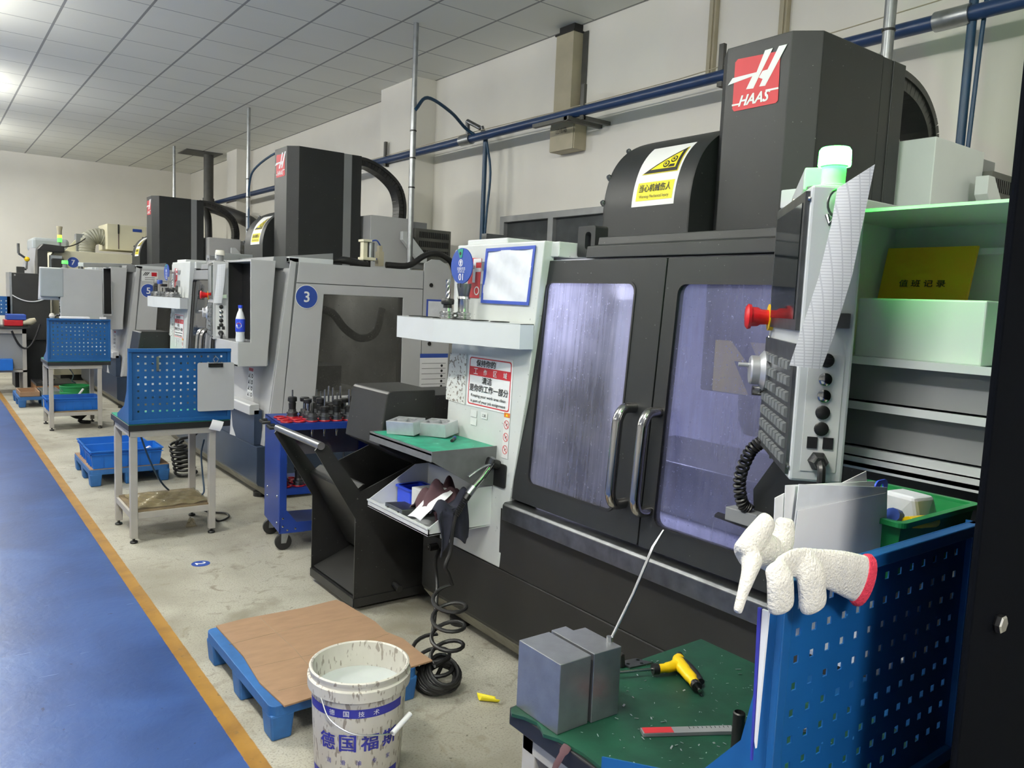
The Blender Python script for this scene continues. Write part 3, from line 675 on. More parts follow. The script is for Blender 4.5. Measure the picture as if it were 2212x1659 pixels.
    for nm, p, hole in (('side_strip', [(2.085, 0.44), (2.19, 0.44), (2.305, 1.836), (2.262, 1.85)], None), ('side_header', [(2.313, 1.686), (3.422, 1.686), (3.422, 1.838), (2.33, 1.838)], None),
                        ('side_door', [(2.196, 0.50), (3.42, 0.50), (3.422, 1.680), (2.312, 1.680)], [(2.475, 0.80), (3.24, 0.80), (3.236, 1.605), (2.531, 1.605)]), ('rear_side_panel', [(3.427, 0.44), (3.70, 0.44), (3.70, 1.834), (3.66, 1.90), (3.58, 1.938), (3.50, 1.938), (3.43, 1.90)], None)):
        mb = MB().plate([p] + ([hole[::-1]] if hole else []), Sd(0.012), (0, 0.014, 0)); s = mb.build(nm, LGREY, e, bevel=0.002)
        if hole:
            MB().plate(hole, Sd(-0.001), (0, 0.005, 0)).build('window_pane', PANED, s)
    mb = MB()
    for z in (1.52, 1.02): mb.lathe([(0, 0), (0.018, 0), (0.018, 0.004), (0.010, 0.004), (0.009, -0.002), (0, -0.002)], (3.50, D(0.537), z + 0.2), 12, axis=(0, -1, 0))
    mb.build('lifting_hole', BLACK, e)
    MB().box(2.06, 3.6, D(3.20), D(3.22), 0.432, 1.84).build('left_side_panel', LGREY, e)
    MB().box(3.58, 3.6, D(0.56), D(3.2), 0.432, 1.84).build('back_panel', LGREY, e)
    if o['dark']:
        MB().box(2.34, 3.6, D(0.57), D(3.2), 1.80, 1.84).build('roof', LGREY, e)
        MB().box(2.30, 3.0, D(1.50), D(1.61), 1.95, 2.01).box(2.86, 3.0, D(1.50), D(1.61), 1.84, 1.95).box(2.32, 2.40, D(1.52), D(1.59), 1.84, 1.95).build('roof_beam', WHITE, e, bevel=0.004)
    else:
        MB().plate([[(2.34, D(0.57)), (3.6, D(0.57)), (3.6, D(3.2)), (2.34, D(3.2))], [(2.42, D(0.66)), (2.42, D(1.6)), (3.2, D(1.6)), (3.2, D(0.66))]], lambda a, b: (a, b, 1.80), (0, 0, 0.04)).build('roof', LGREY, e)
        MB().box(2.26, 2.62, D(0.57), D(0.72), 1.838, 1.878).box(2.26, 2.34, D(0.57), D(1.3), 1.838, 1.872).build('roof_corner_cap', WHITE, e, bevel=0.004)
    # lit working room
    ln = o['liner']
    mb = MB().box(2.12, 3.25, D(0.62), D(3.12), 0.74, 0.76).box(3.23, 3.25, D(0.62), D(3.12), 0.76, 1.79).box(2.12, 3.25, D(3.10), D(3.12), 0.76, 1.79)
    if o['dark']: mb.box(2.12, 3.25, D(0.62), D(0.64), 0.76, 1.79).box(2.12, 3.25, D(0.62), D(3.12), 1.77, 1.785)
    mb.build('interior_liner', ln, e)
    mb = MB().box(2.62, 2.95, D(1.74), D(2.16), 1.27, 1.77).lathe([(0, 0), (0.05, 0), (0.075, 0.06), (0.08, 0.14), (0.08, 0.2)], (2.74, D(1.95), 1.10), 18); mb.build('spindle', CHAR2, e, bevel=0.01)
    MB().box(2.45, 3.0, D(1.2), D(2.6), 0.76, 0.98).build('work_table', DSTEEL, e, bevel=0.006)
    if o['dark']:
        F = face((2.618, D(1.95), 1.385), (0, -1, 0), (0, 0, 1), (-1, 0, 0)); mb = MB(); layer(mb, F, 0, rrect(-0.14, 0.14, -0.11, 0.10, 0.005), 0)
        layer(mb, F, 1, [(-0.06, 0.10), (0.03, 0.10), (0.09, 0.0), (0.02, 0.0), (0.13, -0.11), (0.04, -0.11), (-0.04, 0.02), (0.02, 0.02)], 1); mb.build('hazard_label', [M('shaded_hazard_yellow', (206, 182, 52), 0.6), BLACK], e)  # label yellow darkened for the shade inside the enclosure
    else:
        MB().tube(smooth_path([(2.40, D(0.75), 1.25), (2.52, D(0.68), 1.46), (2.66, D(0.68), 1.46), (2.80, D(0.72), 1.33), (2.96, D(0.76), 1.25), (3.12, D(0.80), 1.30), (3.20, D(0.85), 1.5)], 6), 0.033, 12).build('coolant_hose', RUBBER, e)
        MB().tube(smooth_path([(2.40, D(0.80), 1.25), (2.45, D(0.85), 1.1), (2.55, D(0.95), 0.9)], 6), 0.033, 12).build('coolant_hose', RUBBER, e)
    # head cover with the logo
    zt = o['top']
    MB().plate([(2.75, D(1.928)), (2.835, D(1.843)), (3.28, D(1.843)), (3.28, D(2.32)), (2.835, D(2.32)), (2.75, D(2.235))], lambda a, b: (a, b, 1.86), (0, 0, zt - 1.86)).build('head_cover', CHAR, e, bevel=0.003)
    MB().box(3.28, 3.36, D(1.843), D(2.32), 1.86, zt - 0.004).build('head_cover_rear_strip', MGREY if not o['dark'] else CHAR, e)
    MB().box(3.36, 3.46, D(1.838), D(2.325), 1.86, zt - 0.004).build('head_cover_back', CHAR, e, bevel=0.003)
    logo_mesh(dy, zt - 2.70).build('brand_logo', [REDS, WINK], e)
    # quarter-round tool changer hood with its warning sheet
    n = len(HOODP)
    mb = MB().sheet(lambda i, j: (lambda p: (p[0], D(2.32 + 0.54 * j), p[1]))(HOODP[round(i * (n - 1))]), n - 1, 1).prism(HOODP + [(3.30, 1.90)], 'y', D(2.322), D(2.326)).prism(HOODP + [(3.30, 1.90)], 'y', D(2.854), D(2.858)); hd = mb.build('tool_changer_hood', CHAR, e)
    for s in (0.05, 0.2, 0.33, 0.52):
        p = hood_point(D(2.866), s); MB().lathe([(0.013, -0.012), (0.013, 0.006), (0.010, 0.012), (0, 0.014)], p, 8, axis=(-0.7, 0, 0.7)).build('hood_bolt', DSTEEL, hd)
    H = lambda k: (lambda a, b: hood_point(D(a), b, 0.001 + 0.0012 * k))
    mb = MB()
    st = lambda a0, a1, b0, b1, k, mi: mb.sheet(lambda i, j: H(k)(a0 + (a1 - a0) * i, b0 + (b1 - b0) * j), 2, 14, mi)
    st(2.67, 2.412, 0.165, 0.49, 0, 0); st(2.645, 2.425, 0.19, 0.275, 1, 1)
    def sub(poly, k, mi):
        q = []
        for p, r in zip(poly, poly[1:] + poly[:1]):
            for i in range(6): q.append((p[0] + (r[0] - p[0]) * i / 6, p[1] + (r[1] - p[1]) * i / 6))
        tr = _tri_fix([q]); mb.add([H(k)(a, b) for a, b in q], [list(t) for t in tr], mi)
    sub([(2.640, 0.315), (2.424, 0.315), (2.424, 0.455)], 2, 1)
    sub([(2.632, 0.318), (2.428, 0.318), (2.428, 0.448)], 3, 2); sub([(2.592, 0.334), (2.444, 0.334), (2.444, 0.425)], 4, 1)
    for cy, cb in ((2.505, 0.356), (2.468, 0.378)):
        for rr, k, mi in ((0.018, 5, 2), (0.012, 6, 1), (0.006, 7, 2)):
            mb.add([H(k)(a, b) for a, b in circ(cy, cb, rr, 14)], [list(range(14))], mi)
    sub([(2.49, 0.338), (2.452, 0.338), (2.452, 0.352), (2.48, 0.352)], 5, 2)
    write(mb, '当心机械伤人', lambda a, b: H(3)(-a, b), -2.535, 0.247, 0.19, 0.036, 2, bold=0.015)
    write(mb, 'Warning Mechanical Injury', lambda a, b: H(3)(-a, b), -2.535, 0.206, 0.18, 0.018, 2)
    mb.build('warning_sheet', [WINK, YELS, INK], hd)
    # rear electrics
    MB().box(3.50, 3.97, D(1.70), D(2.62), 1.84, 2.385).build('electrical_cabinet', LGREY if not o['dark'] else WHITE, e, bevel=0.004)
    MB().box(3.97, 4.14, D(1.72), D(2.6), 1.90, 2.365).build('transformer_box', MGREY, e, bevel=0.004)
    mb = MB().box(3.975, 4.39, D(1.66), D(1.72), 1.98, 2.30); vu = mb.build('drive_unit', GALVD, e, bevel=0.003)
    mb = MB()
    for r in range(3):
        for c in range(16): mb.box(4.02 + c * 0.022, 4.032 + c * 0.022, D(1.656), D(1.6605), 2.03 + r * 0.09, 2.09 + r * 0.09)
    mb.build('vent_slots', BLACK, vu)
    MB().prism([(3.80, 2.25), (3.86, 2.25), (4.08, 2.02), (4.08, 1.96), (4.0, 1.96), (3.80, 2.17)], 'y', D(1.60), D(1.655)).build('brace', WHITE, e, bevel=0.002)
    # cable chain from the head to the cabinet
    cz = zt - 0.03
    pts = smooth_path([(3.44, D(2.05), cz), (3.60, D(2.05), cz - 0.01), (3.78, D(2.05), cz - 0.08), (3.93, D(2.05), cz - 0.2), (3.99, D(2.05), cz - 0.36), (3.99, D(2.05), 2.38)] if not o['dark'] else [(3.44, D(2.0), cz), (3.62, D(2.0), cz + 0.01), (3.80, D(2.0), cz - 0.04), (3.92, D(2.0), cz - 0.15), (3.95, D(2.0), cz - 0.3), (3.95, D(2.0), 2.36)], 5)
    mb = MB()
    for p, q in zip(pts, pts[1:]):
        d = q - p
        if d.length < 1e-5: continue
        nn = Vector((-d.z, 0, d.x))
        mb.obox((p + q) / 2, d, (0, 1, 0), nn, d.length * 0.9, 0.14, 0.075)
        mb.obox((p + q) / 2 + nn.normalized() * 0.03, d, (0, 1, 0), nn, d.length * 1.08, 0.16, 0.03)
    mb.build('cable_chain', CHAR2, e)
    # chip chute at the left end
    mb = MB().prism([(1.752, 0.885), (1.79, 1.137), (1.80, 1.15), (2.06, 1.15), (2.06, 0.93)], 'y', D(3.36), D(3.74)).prism([(1.752, 0.885), (2.06, 0.93), (2.06, 0.762), (1.99, 0.765)], 'y', D(3.40), D(3.70))
    ch = mb.build('chip_chute', CHAR2, e, bevel=0.006)
    MB().box(2.04, 2.5, D(3.375), D(3.72), 0.78, 1.12).build('auger_housing', CHAR2, e)
    # white tool tray on the end panel
    tp = [(2.04, 3.33), (1.93, 3.50), (1.858, 3.44), (1.848, 3.07), (1.93, 2.58), (2.045, 2.58)]
    tp = [(2.046, 3.42), (1.875, 3.44), (1.858, 3.07), (1.975, 2.575), (2.046, 2.575)]
    holes = [circ(x, y, 0.036, 16) for x, y in ((1.925, 3.33), (1.925, 3.22), (1.925, 3.11), (1.945, 2.98), (1.965, 2.86), (1.99, 2.74), (2.0, 3.36), (2.005, 3.26))]
    mb = MB().plate([[(a, D(b)) for a, b in tp]] + [[(a, D(b)) for a, b in h][::-1] for h in holes], lambda a, b: (a, b, 1.512), (0, 0, 0.003))
    ti = [(2.043, 3.415), (1.879, 3.435), (1.863, 3.07), (1.979, 2.579), (2.043, 2.579)]
    mb.plate([[(a, D(b)) for a, b in tp], [(a, D(b)) for a, b in ti][::-1]], lambda a, b: (a, b, 1.41), (0, 0, 0.105))
    tt = mb.build('tool_tray', WHITE, e)
    mb = MB()
    for h in holes[:6]:
        c = (sum(p[0] for p in h) / len(h), sum(p[1] for p in h) / len(h)); mb.lathe([(0.036, 0), (0.042, 0), (0.042, 0.004), (0.036, 0.004), (0.036, 0)], (c[0], D(c[1]), 1.515), 18)
    mb.build('tray_rings', BLACK, tt)
    # work tray with rubber mat
    mb = MB().box(1.70, 2.045, D(2.79), D(3.36), 0.948, 0.956).box(1.70, 1.706, D(2.79), D(3.36), 0.92, 0.964)
    mb.prism([(1.70, 0.925), (1.70, 0.966), (2.04, 0.966), (2.035, 0.788), (1.915, 0.80)], 'y', D(2.786), D(2.79)).prism([(1.70, 0.925), (1.70, 0.964), (2.04, 0.962), (2.035, 0.79)], 'y', D(3.356), D(3.36)).box(2.03, 2.045, D(2.79), D(3.36), 0.79, 0.96)
    wt = mb.build('work_tray', o['tray'], e)
    MB().plate(rrect(1.715, 2.035, D(2.80), D(3.35), 0.01), lambda a, b: (a, b, 0.957), (0, 0, 0.005)).build('rubber_mat', GREENT, wt)
    # lower parts bin
    sd = [(1.702, 0.598), (1.702, 0.632), (1.955, 0.782), (2.035, 0.782), (2.03, 0.605)]
    mb = MB().prism(sd, 'y', D(2.80), D(2.804)).prism(sd, 'y', D(3.356), D(3.36)).box(1.70, 2.035, D(2.80), D(3.36), 0.600, 0.606).box(1.70, 1.708, D(2.80), D(3.36), 0.598, 0.633).box(2.028, 2.036, D(2.80), D(3.36), 0.6, 0.782)
    mb.box(1.696, 1.712, D(2.797), D(3.363), 0.628, 0.634)
    mb.build('parts_bin', WHITE, e)
    # signs on the end panel
    keep_clean_sign(e, dy)
    F = face((wx(1.233) - 0.002, D(3.135), 1.233), (0, -1, 0), (0.028, 0, 1), (-1, 0, 0.02)); mb = MB(); layer(mb, F, 0, [(-0.075, 0.115), (0.07, 0.118), (0.078, -0.118), (-0.09, -0.112), (-0.093, -0.06), (-0.082, 0.0)], 0)
    write(mb, 'BT', F(2), 0.02, 0.005, 0.035, 0.024, 1); mb.build('worn_label', [OLDLAB, INK], e)
    F = face((wx(1.07) - 0.002, D(2.95), 1.09), (0, -1, 0), (0.028, 0, 1), (-1, 0, 0.02))
    for a, b, w_, h_ in ((-0.03, -0.005, 0.05, 0.032), (-0.028, -0.042, 0.05, 0.034), (0.055, -0.004, 0.05, 0.03)):
        mb = MB(); layer(mb, F, 0, [(a - w_ / 2, b - h_ / 2), (a + w_ / 2, b - h_ / 2), (a + w_ / 2, b + h_ / 2), (a - w_ / 2, b + h_ / 2)], 0)
        if a > 0: write(mb, '工具', F(2), 0.055, -0.004, 0.028, mi=1)
        mb.build('small_label', [LABELW, INK], e)
    F = face((wx(1.02) - 0.002, D(2.722), 1.022), (0, -1, 0), (0.028, 0, 1), (-1, 0, 0.02)); mb = MB(); layer(mb, F, 0, rrect(-0.022, 0.022, -0.1, 0.1, 0.003), 0); layer(mb, F, 1, [(-0.021, 0.08), (0.021, 0.08), (0.021, 0.1), (-0.021, 0.1)], 1)
    layer(mb, F, 2, [(-0.008, 0.084), (0.008, 0.084), (0, 0.097)], 4)
    for cz_ in (0.048, -0.007, -0.062):
        layer(mb, F, 1, [circ(0, cz_, 0.0195, 20, sx=0.95), circ(0, cz_, 0.017, 20, sx=0.95)[::-1]], 2)
        layer(mb, F, 2, [(-0.013, cz_ + 0.012), (0.012, cz_ - 0.014), (0.014, cz_ - 0.012), (-0.011, cz_ + 0.014)], 2)
        layer(mb, F, 1, [(-0.005, cz_ - 0.006), (0.006, cz_ + 0.002), (0.008, cz_ + 0.007), (-0.004, cz_ - 0.001)], 3)
    mb.build('prohibition_strip', [LABELW, ORANGE, REDS, INK, YELS], e)
    F = face((wx(1.71) - 0.002, D(3.04), 1.71), (0, -1, 0), (0.028, 0, 1), (-1, 0, 0.02)); mb = MB(); layer(mb, F, 0, [(-0.055, -0.095), (0.045, -0.095), (0.05, 0.085), (-0.05, 0.09)], 0)
    write(mb, 'F', F(2), 0.018, 0.03, None, 0.105, 1, bold=0.03); layer(mb, F, 2, [circ(0.025, -0.062, 0.02, 18), circ(0.025, -0.062, 0.015, 18)[::-1]], 1)
    layer(mb, F, 1, [(0.05, 0.07), (0.16, 0.07), (0.15, 0.03), (0.06, 0.03)], 2); layer(mb, F, 1, [(0.05, -0.03), (0.16, -0.03), (0.15, -0.09), (0.05, -0.09)], 2); mb.build('brand_sticker', [REDS, WINK, MGREY], e)
    # air gun bracket
    mb = MB().plate(rrect(D(2.700), D(2.79), 0.79, 0.895, 0.012), lambda a, b: (wx(b) - 0.008, a, b), (0.006, 0, 0)); mb.tube([(2.03, D(2.76), 0.885), (1.975, D(2.77), 0.905)], 0.02, 12); mb.build('gun_bracket', BLACK, e)
    # shelf unit at the right end
    y0, y1 = D(0.565), D(1.08)
    if o['dark']:
        xf_ = 1.79; y1 = D(1.14)
        mb = MB().box(xf_, 2.16, y0, y0 + 0.010, 1.23, 1.85).box(xf_, 2.16, y1 - 0.010, y1, 1.23, 1.85).box(2.15, 2.16, y0, y1, 1.23, 1.85).box(xf_ - 0.012, 2.16, y0, y1, 1.846, 1.853)
        for z in (1.508, 1.400, 1.290): mb.box(xf_ + 0.002, 2.155, y0, y1, z - 0.012, z - 0.004).box(xf_, xf_ + 0.008, y0, y1, z - 0.018, z)
        mb.box(xf_ - 0.006, 2.155, y0, y1, 1.246, 1.256).box(xf_ - 0.006, xf_ + 0.002, y0, y1, 1.240, 1.268)
        mb.build('shelf_unit', WHITE, e)
        for za, zb in ((1.402, 1.488), (1.292, 1.380), (1.270, 1.272)): MB().box(1.826, 2.14, y0 + 0.011, y1 - 0.011, za, zb).build('pocket_panel', MGREY, e)
    else:
        L_ = [(1.872, 1.045), (2.09, 1.045), (2.15, 1.838), (1.962, 1.838), (1.966, 1.224), (1.872, 1.224)]
        mb = MB().prism(L_, 'y', D(0.545), D(0.56)).prism(L_, 'y', D(1.09), D(1.105)).box(1.962, 2.14, D(0.55), D(1.1), 1.822, 1.838).box(1.872, 2.09, D(0.55), D(1.1), 1.045, 1.06).box(1.872, 1.885, D(0.55), D(1.1), 1.045, 1.224).box(2.085, 2.10, D(0.55), D(1.1), 1.05, 1.83)
        mb.build('shelf_unit', LGREY, e, bevel=0.003)
        mb = MB().box(1.885, 2.085, D(0.562), D(1.09), 1.21, 1.224); mb.build('shelf_board', MGREY, e); MB().box(1.97, 2.08, D(1.082), D(1.088), 1.226, 1.82).box(2.075, 2.083, D(0.562), D(1.088), 1.226, 1.82).build('added_dark_sheets', BLACK, e)  # black sheets added to make the shelf interior dark
        F = face((2.036, D(0.75), 0.92), (0, -1, 0), (0.06, 0, 1), (-1, 0, 0.05)); mb = MB(); layer(mb, F, 0, rrect(-0.06, 0.06, -0.13, 0.10, 0.004), 0); layer(mb, F, 1, [(-0.05, 0.07), (0.05, 0.07), (0.05, 0.095), (-0.05, 0.095)], 1)
        for r in range(4):
            b = 0.035 - r * 0.048; layer(mb, F, 1, [(-0.05, b - 0.015), (-0.02, b - 0.015), (-0.035, b + 0.018)], 2); write(mb, 'S', F(2), 0.0, b, None, 0.034, 2); layer(mb, F, 1, [circ(0.036, b, 0.017, 14), circ(0.036, b, 0.009, 14)[::-1]], 2)
        mb.build('pictogram_label', [LABELW, DRED, INK], e)
    pd, P, S = pendant(e, (o['pend'][0], D(o['pend'][1])), o['pend'][2], o['pend'][3], o['pend'][4], o['popt'](dy))
    return e, pd, P, S

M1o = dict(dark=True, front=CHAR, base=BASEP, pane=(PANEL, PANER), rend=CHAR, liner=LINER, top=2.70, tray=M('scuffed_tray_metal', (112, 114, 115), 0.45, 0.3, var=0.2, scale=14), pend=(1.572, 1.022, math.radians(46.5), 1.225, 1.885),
           popt=lambda dy: dict(body=WHITE, strip=LABELW, beacon=BEACG, bbase=WHITE, arm=(2.4, 1.6 + dy, 1.93)))
m1, pd1, P1, S1 = machine(0.0, 'nearest charcoal machining center with lit blue-white windows and glowing green beacon', M1o)
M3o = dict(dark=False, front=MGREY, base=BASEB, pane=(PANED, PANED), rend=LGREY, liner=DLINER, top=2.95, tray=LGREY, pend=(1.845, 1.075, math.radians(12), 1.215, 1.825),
           popt=lambda dy: dict(body=LGREY, strip=LABELW, beacon=BEACW, arm=(2.3, 1.6 + dy, 1.87)))
m3, pd3, P3, S3 = machine(5.3, 'light grey machining center with a blue number 3 disc beside its side window', M3o)
number_disc(m3, '3', 2.391, 5.85 - 0.014, 1.579, 0.087)
M5o = dict(M3o); M5o.update(top=2.93, pend=(1.365, 0.42, math.radians(88), 1.17, 1.79), popt=lambda dy: dict(body=LGREY, strip=LABELW, beacon=BEACD, arm=(2.3, 1.2 + dy, 1.86)))
m5, pd5, P5, S5 = machine(10.6, 'third machining center in the row, with a blue number 5 disc', M5o)
number_disc(m5, '5', 2.401, 11.15 - 0.014, 1.556, 0.087)
F = face((2.42, 11.15 - 0.014, 1.745), (1, 0, 0), (0, 0, 1), (0, -1, 0)); mb = MB(); layer(mb, F, 0, rrect(-0.10, 0.10, -0.065, 0.065, 0.004), 0)
for k in range(3): layer(mb, F, 1, [(-0.085 + k * 0.02, 0.005), (-0.075 + k * 0.02, 0.005), (-0.04 + k * 0.02, 0.05), (-0.055 + k * 0.02, 0.05)], 1)
layer(mb, F, 1, [(0.02, 0.0), (0.085, 0.0), (0.085, 0.05), (0.02, 0.05)], 2)
for b in (-0.02, -0.045): layer(mb, F, 1, [(-0.06, b - 0.003), (0.06, b - 0.003), (0.06, b + 0.003), (-0.06, b + 0.003)], 1)
mb.build('dealer_label', [LABELW, INK, DRED], m5)

# working-room lamps of the running machine (violet-white LED strips under its roof) and its green beacon
for y in (1.30, 2.55):
    area_light('work_light', (2.50, y, 1.74), 0.3, 0.25, 34.0 if y > 2 else 5.0, (0.88, 0.88, 1.0), (0, 0.75, 0))
for y in (6.0, 11.3): area_light('interior_fill_light', (2.8, y + 0.9, 1.76), 0.3, 0.2, 5.0, (1.0, 0.99, 0.95), (0, 0, 0))  # added fill inside the two grey machines, lightens their dark windows

# ------------------------------------------------------------------ things on and around the nearest machine
e = thing('document_pocket', 'clear document pocket with a blue rim on the white end panel', 'document pocket', (2.05, 2.78, 1.59))
F = face((2.052, 2.782, 1.717), (0, -1, 0), (0.028, 0, 1), (-1, 0, 0.02))
mb = MB(); layer(mb, F, 1, [[(-0.188, -0.123), (0.165, -0.125), (0.187, 0.124), (-0.17, 0.121)], [(-0.172, -0.109), (0.152, -0.111), (0.173, 0.110), (-0.156, 0.107)][::-1]], 0, 0.004); mb.build('rim', POCKB, e)
mb = MB().sheet(lambda a, b: F(3)(-0.176 + 0.335 * a + 0.014 * b, -0.112 + 0.222 * b) + Vector((-0.004 * math.sin(a * 9 + b * 4) * math.sin(b * 8), 0, 0)), 24, 16); mb.build('sleeve', SLEEVE, e)
def status_disc(y, dy, num, lab):
    e = thing('status_disc', lab, 'sign', (1.96, y + dy, 1.66), 0, 'blue status discs')
    F = face((1.985, y + dy, 1.757), (0.05, -1, 0), (0, 0, 1), (-1, -0.05, 0)); mb = MB()
    mb.plate(circ(0, 0, 0.081, 36), F(0), (-0.006, 0, 0), 0)
    layer(mb, F, 8, [(-0.03, 0.075), (0.012, 0.077), (0.004, 0.038), (-0.014, 0.036)], 1); layer(mb, F, 9, circ(-0.008, 0.056, 0.008, 10), 2)
    layer(mb, F, 8, [circ(-0.004, 0.014, 0.016, 20), circ(-0.004, 0.014, 0.013, 20)[::-1]], 3); layer(mb, F, 8, [(-0.008, 0.004), (0.0, 0.004), (0.0, 0.016), (0.005, 0.016), (-0.004, 0.026), (-0.013, 0.016), (-0.008, 0.016)], 3)
    write(mb, '设备状态', F(8), 0.0, -0.012, 0.062, mi=3); write(mb, 'STATUS', F(8), 0.0, -0.026, 0.05, mi=3); write(mb, num, F(8), 0.0, -0.05, None, 0.03, 3, bold=0.015)
    mb.build('disc', [BLUES, GREENT, INK, WINK], e)
    MB().cyl((1.992, y + dy, 1.757), 0.010, 0.055, 14, axis=(1, 0, 0)).build('magnet', STEEL, e)
status_disc(3.04, 0.0, '01', 'round blue status disc reading 01 on the nearest white end panel')
status_disc(3.10, 5.3, '02', 'small round blue disc on the white panel beside the number 5')

def tool_holder(name_loc, lab, kind=0, group=None, taper=True, steel=False):
    x, y, z = name_loc
    e = thing('tool_holder', lab, 'tool holder', (x, y, z), 0, group)
    body = [(0.036, 0.0), (0.036, 0.008), (0.031, 0.010), (0.031, 0.016), (0.036, 0.018), (0.036, 0.026), (0.026, 0.03), (0.025, 0.045)]
    MB().lathe([(0, 0)] + body + [(0, 0.045)], (x, y, z), 20).build('flange', STEEL if steel else DSTEEL, e)
    if taper: MB().lathe([(0, -0.105), (0.007, -0.105), (0.007, -0.085), (0.010, -0.08), (0.010, -0.062), (0.014, -0.058), (0.031, 0.0), (0, 0)], (x, y, z), 16).build('taper', CHROME, e)
    
    if kind == 0:
        MB().lathe([(0, 0.045), (0.022, 0.045), (0.024, 0.085), (0.021, 0.088), (0.021, 0.094), (0.029, 0.097), (0.029, 0.122), (0.024, 0.126), (0, 0.126)], (x, y, z), 18).build('collet_nut', BLACK, e)
        MB().lathe([(0, 0.126), (0.005, 0.126), (0.005, 0.170), (0, 0.171)], (x, y, z), 10).build('cutter', DSTEEL, e)
    elif kind == 1:
        MB().lathe([(0, 0.045), (0.012, 0.045), (0.012, 0.105), (0.009, 0.11), (0, 0.11)], (x, y, z), 14).build('collet_nut', BLACK, e)
        MB().lathe([(0, 0.11), (0.004, 0.11), (0.003, 0.15), (0, 0.152)], (x, y, z), 8).build('cutter', CHROME, e)
    elif kind == 2:
        MB().lathe([(0, 0.045), (0.010, 0.045), (0.010, 0.095), (0, 0.095)], (x, y, z), 12).build('shank', CHROME, e)
        MB().lathe([(0, 0.095), (0.028, 0.095), (0.030, 0.10), (0.030, 0.118), (0.026, 0.122), (0, 0.122)], (x, y, z), 16).build('face_mill', BLACK, e)
    elif kind == 3:
        MB().lathe([(0, 0.045), (0.024, 0.045), (0.024, 0.062), (0.030, 0.064), (0.030, 0.082), (0.022, 0.086), (0, 0.086)], (x, y, z), 18).build('collet_nut', BLACK, e)
        mb = MB().lathe([(0, 0.086), (0.006, 0.086), (0.006, 0.19), (0, 0.195)], (x, y, z), 10); mb.build('drill', CHROME, e)
    elif kind == 4:   # fluted end mill with black nut
        MB().lathe([(0, 0.045), (0.020, 0.045), (0.020, 0.06), (0.028, 0.062), (0.030, 0.068), (0.030, 0.082), (0.026, 0.088), (0, 0.088)], (x, y, z), 18).build('collet_nut', BLACK, e)
        k = MB(); n = 20
        for s in range(3):
            pts = [(x + 0.0055 * math.cos(s * 2.09 + t * 7), y + 0.0055 * math.sin(s * 2.09 + t * 7), z + 0.088 + 0.085 * t) for t in [i / n for i in range(n + 1)]]
            k.tube(pts, 0.0062, 7)
        k.build('end_mill', STEEL, e)
    elif kind == 5:   # face mill with inserts
        MB().lathe([(0, 0.045), (0.026, 0.045), (0.026, 0.085), (0.030, 0.09), (0.028, 0.10), (0, 0.10)], (x, y, z), 20).build('arbor', STEEL, e)
        mb = MB().lathe([(0, 0.10), (0.024, 0.10), (0.033, 0.15), (0.033, 0.158), (0.012, 0.158), (0, 0.15)], (x, y, z), 20)
        for k in range(4):
            a = k * PI / 2 + 0.4; mb.obox((x + 0.033 * math.cos(a), y + 0.033 * math.sin(a), z + 0.15), (-math.sin(a), math.cos(a), 0), (math.cos(a), math.sin(a), 0), (0, 0, 1), 0.006, 0.008, 0.018)
        mb.build('face_mill', DSTEEL, e)
    elif kind == 6:
        MB().lathe([(0, 0.045), (0.020, 0.045), (0.020, 0.12), (0, 0.12)], (x, y, z), 16).build('shank', CHROME, e)
        MB().lathe([(0, 0.12), (0.024, 0.12), (0.026, 0.125), (0.026, 0.155), (0.022, 0.16), (0, 0.16)], (x, y, z), 12).build('blue_cap', BLUES, e)
    return e
GT = 'tool holders on the white tool trays'
tool_holder((1.925, 3.06, 1.519), 'steel tool holder with a spiral end mill on the nearest white tray', 4, GT, steel=True)
tool_holder((1.985, 3.02, 1.519), 'steel holder with a silver face mill beside the spiral end mill', 5, GT, steel=True)
for k, (dx, y, kd, lab) in enumerate(((0.0, 3.40, 1, 'slim dark tool holder at the left end of the far white tray'), (0.01, 3.31, 0, 'tall steel tool holder second from the left on the far tray'), (0.01, 3.20, 6, 'tool holder with a blue cap on the far white tray'), (0.02, 3.07, 2, 'dark face mill holder right of the blue cap on the far tray'),
                                      (0.03, 2.95, 3, 'steel drill holder near the right end of the far white tray'), (0.04, 2.84, 4, 'chrome end mill holder in front of the small blue disc'), (0.05, 2.72, 1, 'short tool holder at the right end of the far white tray'))):
    tool_holder((1.93 + dx, y + 5.3, 1.519), lab, kd, GT, steel=kd in (0, 3, 4))

def milled_block(loc, rz, lab):
    e = thing('milled_block', lab, 'metal block', loc, rz, 'milled blocks on the teal mat')
    e.rotation_euler = (0.10, -0.04, rz)
    mb = MB().plate([[(-0.075, -0.055), (0.075, -0.055), (0.075, 0.055), (-0.075, 0.055)], rrect(-0.055, 0.055, -0.038, 0.038, 0.03)[::-1]], lambda a, b: (a, b, 0.0), (0, 0, 0.062)).box(-0.07, 0.07, -0.05, 0.05, 0, 0.03)
    mb.build('body', ALU, e, local=True, bevel=0.002)
    MB().lathe([(0.014, 0.03), (0.026, 0.03), (0.026, 0.056), (0.014, 0.056), (0.014, 0.03)], (-0.018, 0, 0.012), 20).lathe([(0.006, 0.03), (0.014, 0.03), (0.014, 0.06), (0.006, 0.06), (0.006, 0.03)], (0.03, 0.012, 0), 16).build('bosses', ALU, e, local=True)
milled_block((1.83, 3.235, 0.970), math.radians(-62), 'bright milled aluminium block at the near left of the teal mat')
milled_block((1.945, 3.13, 0.970), math.radians(-66), 'bright milled aluminium block against the white panel, behind its twin')
e = thing('marker_pen', 'short blue marker pen lying on the teal mat', 'pen', (1.93, 2.97, 0.962))
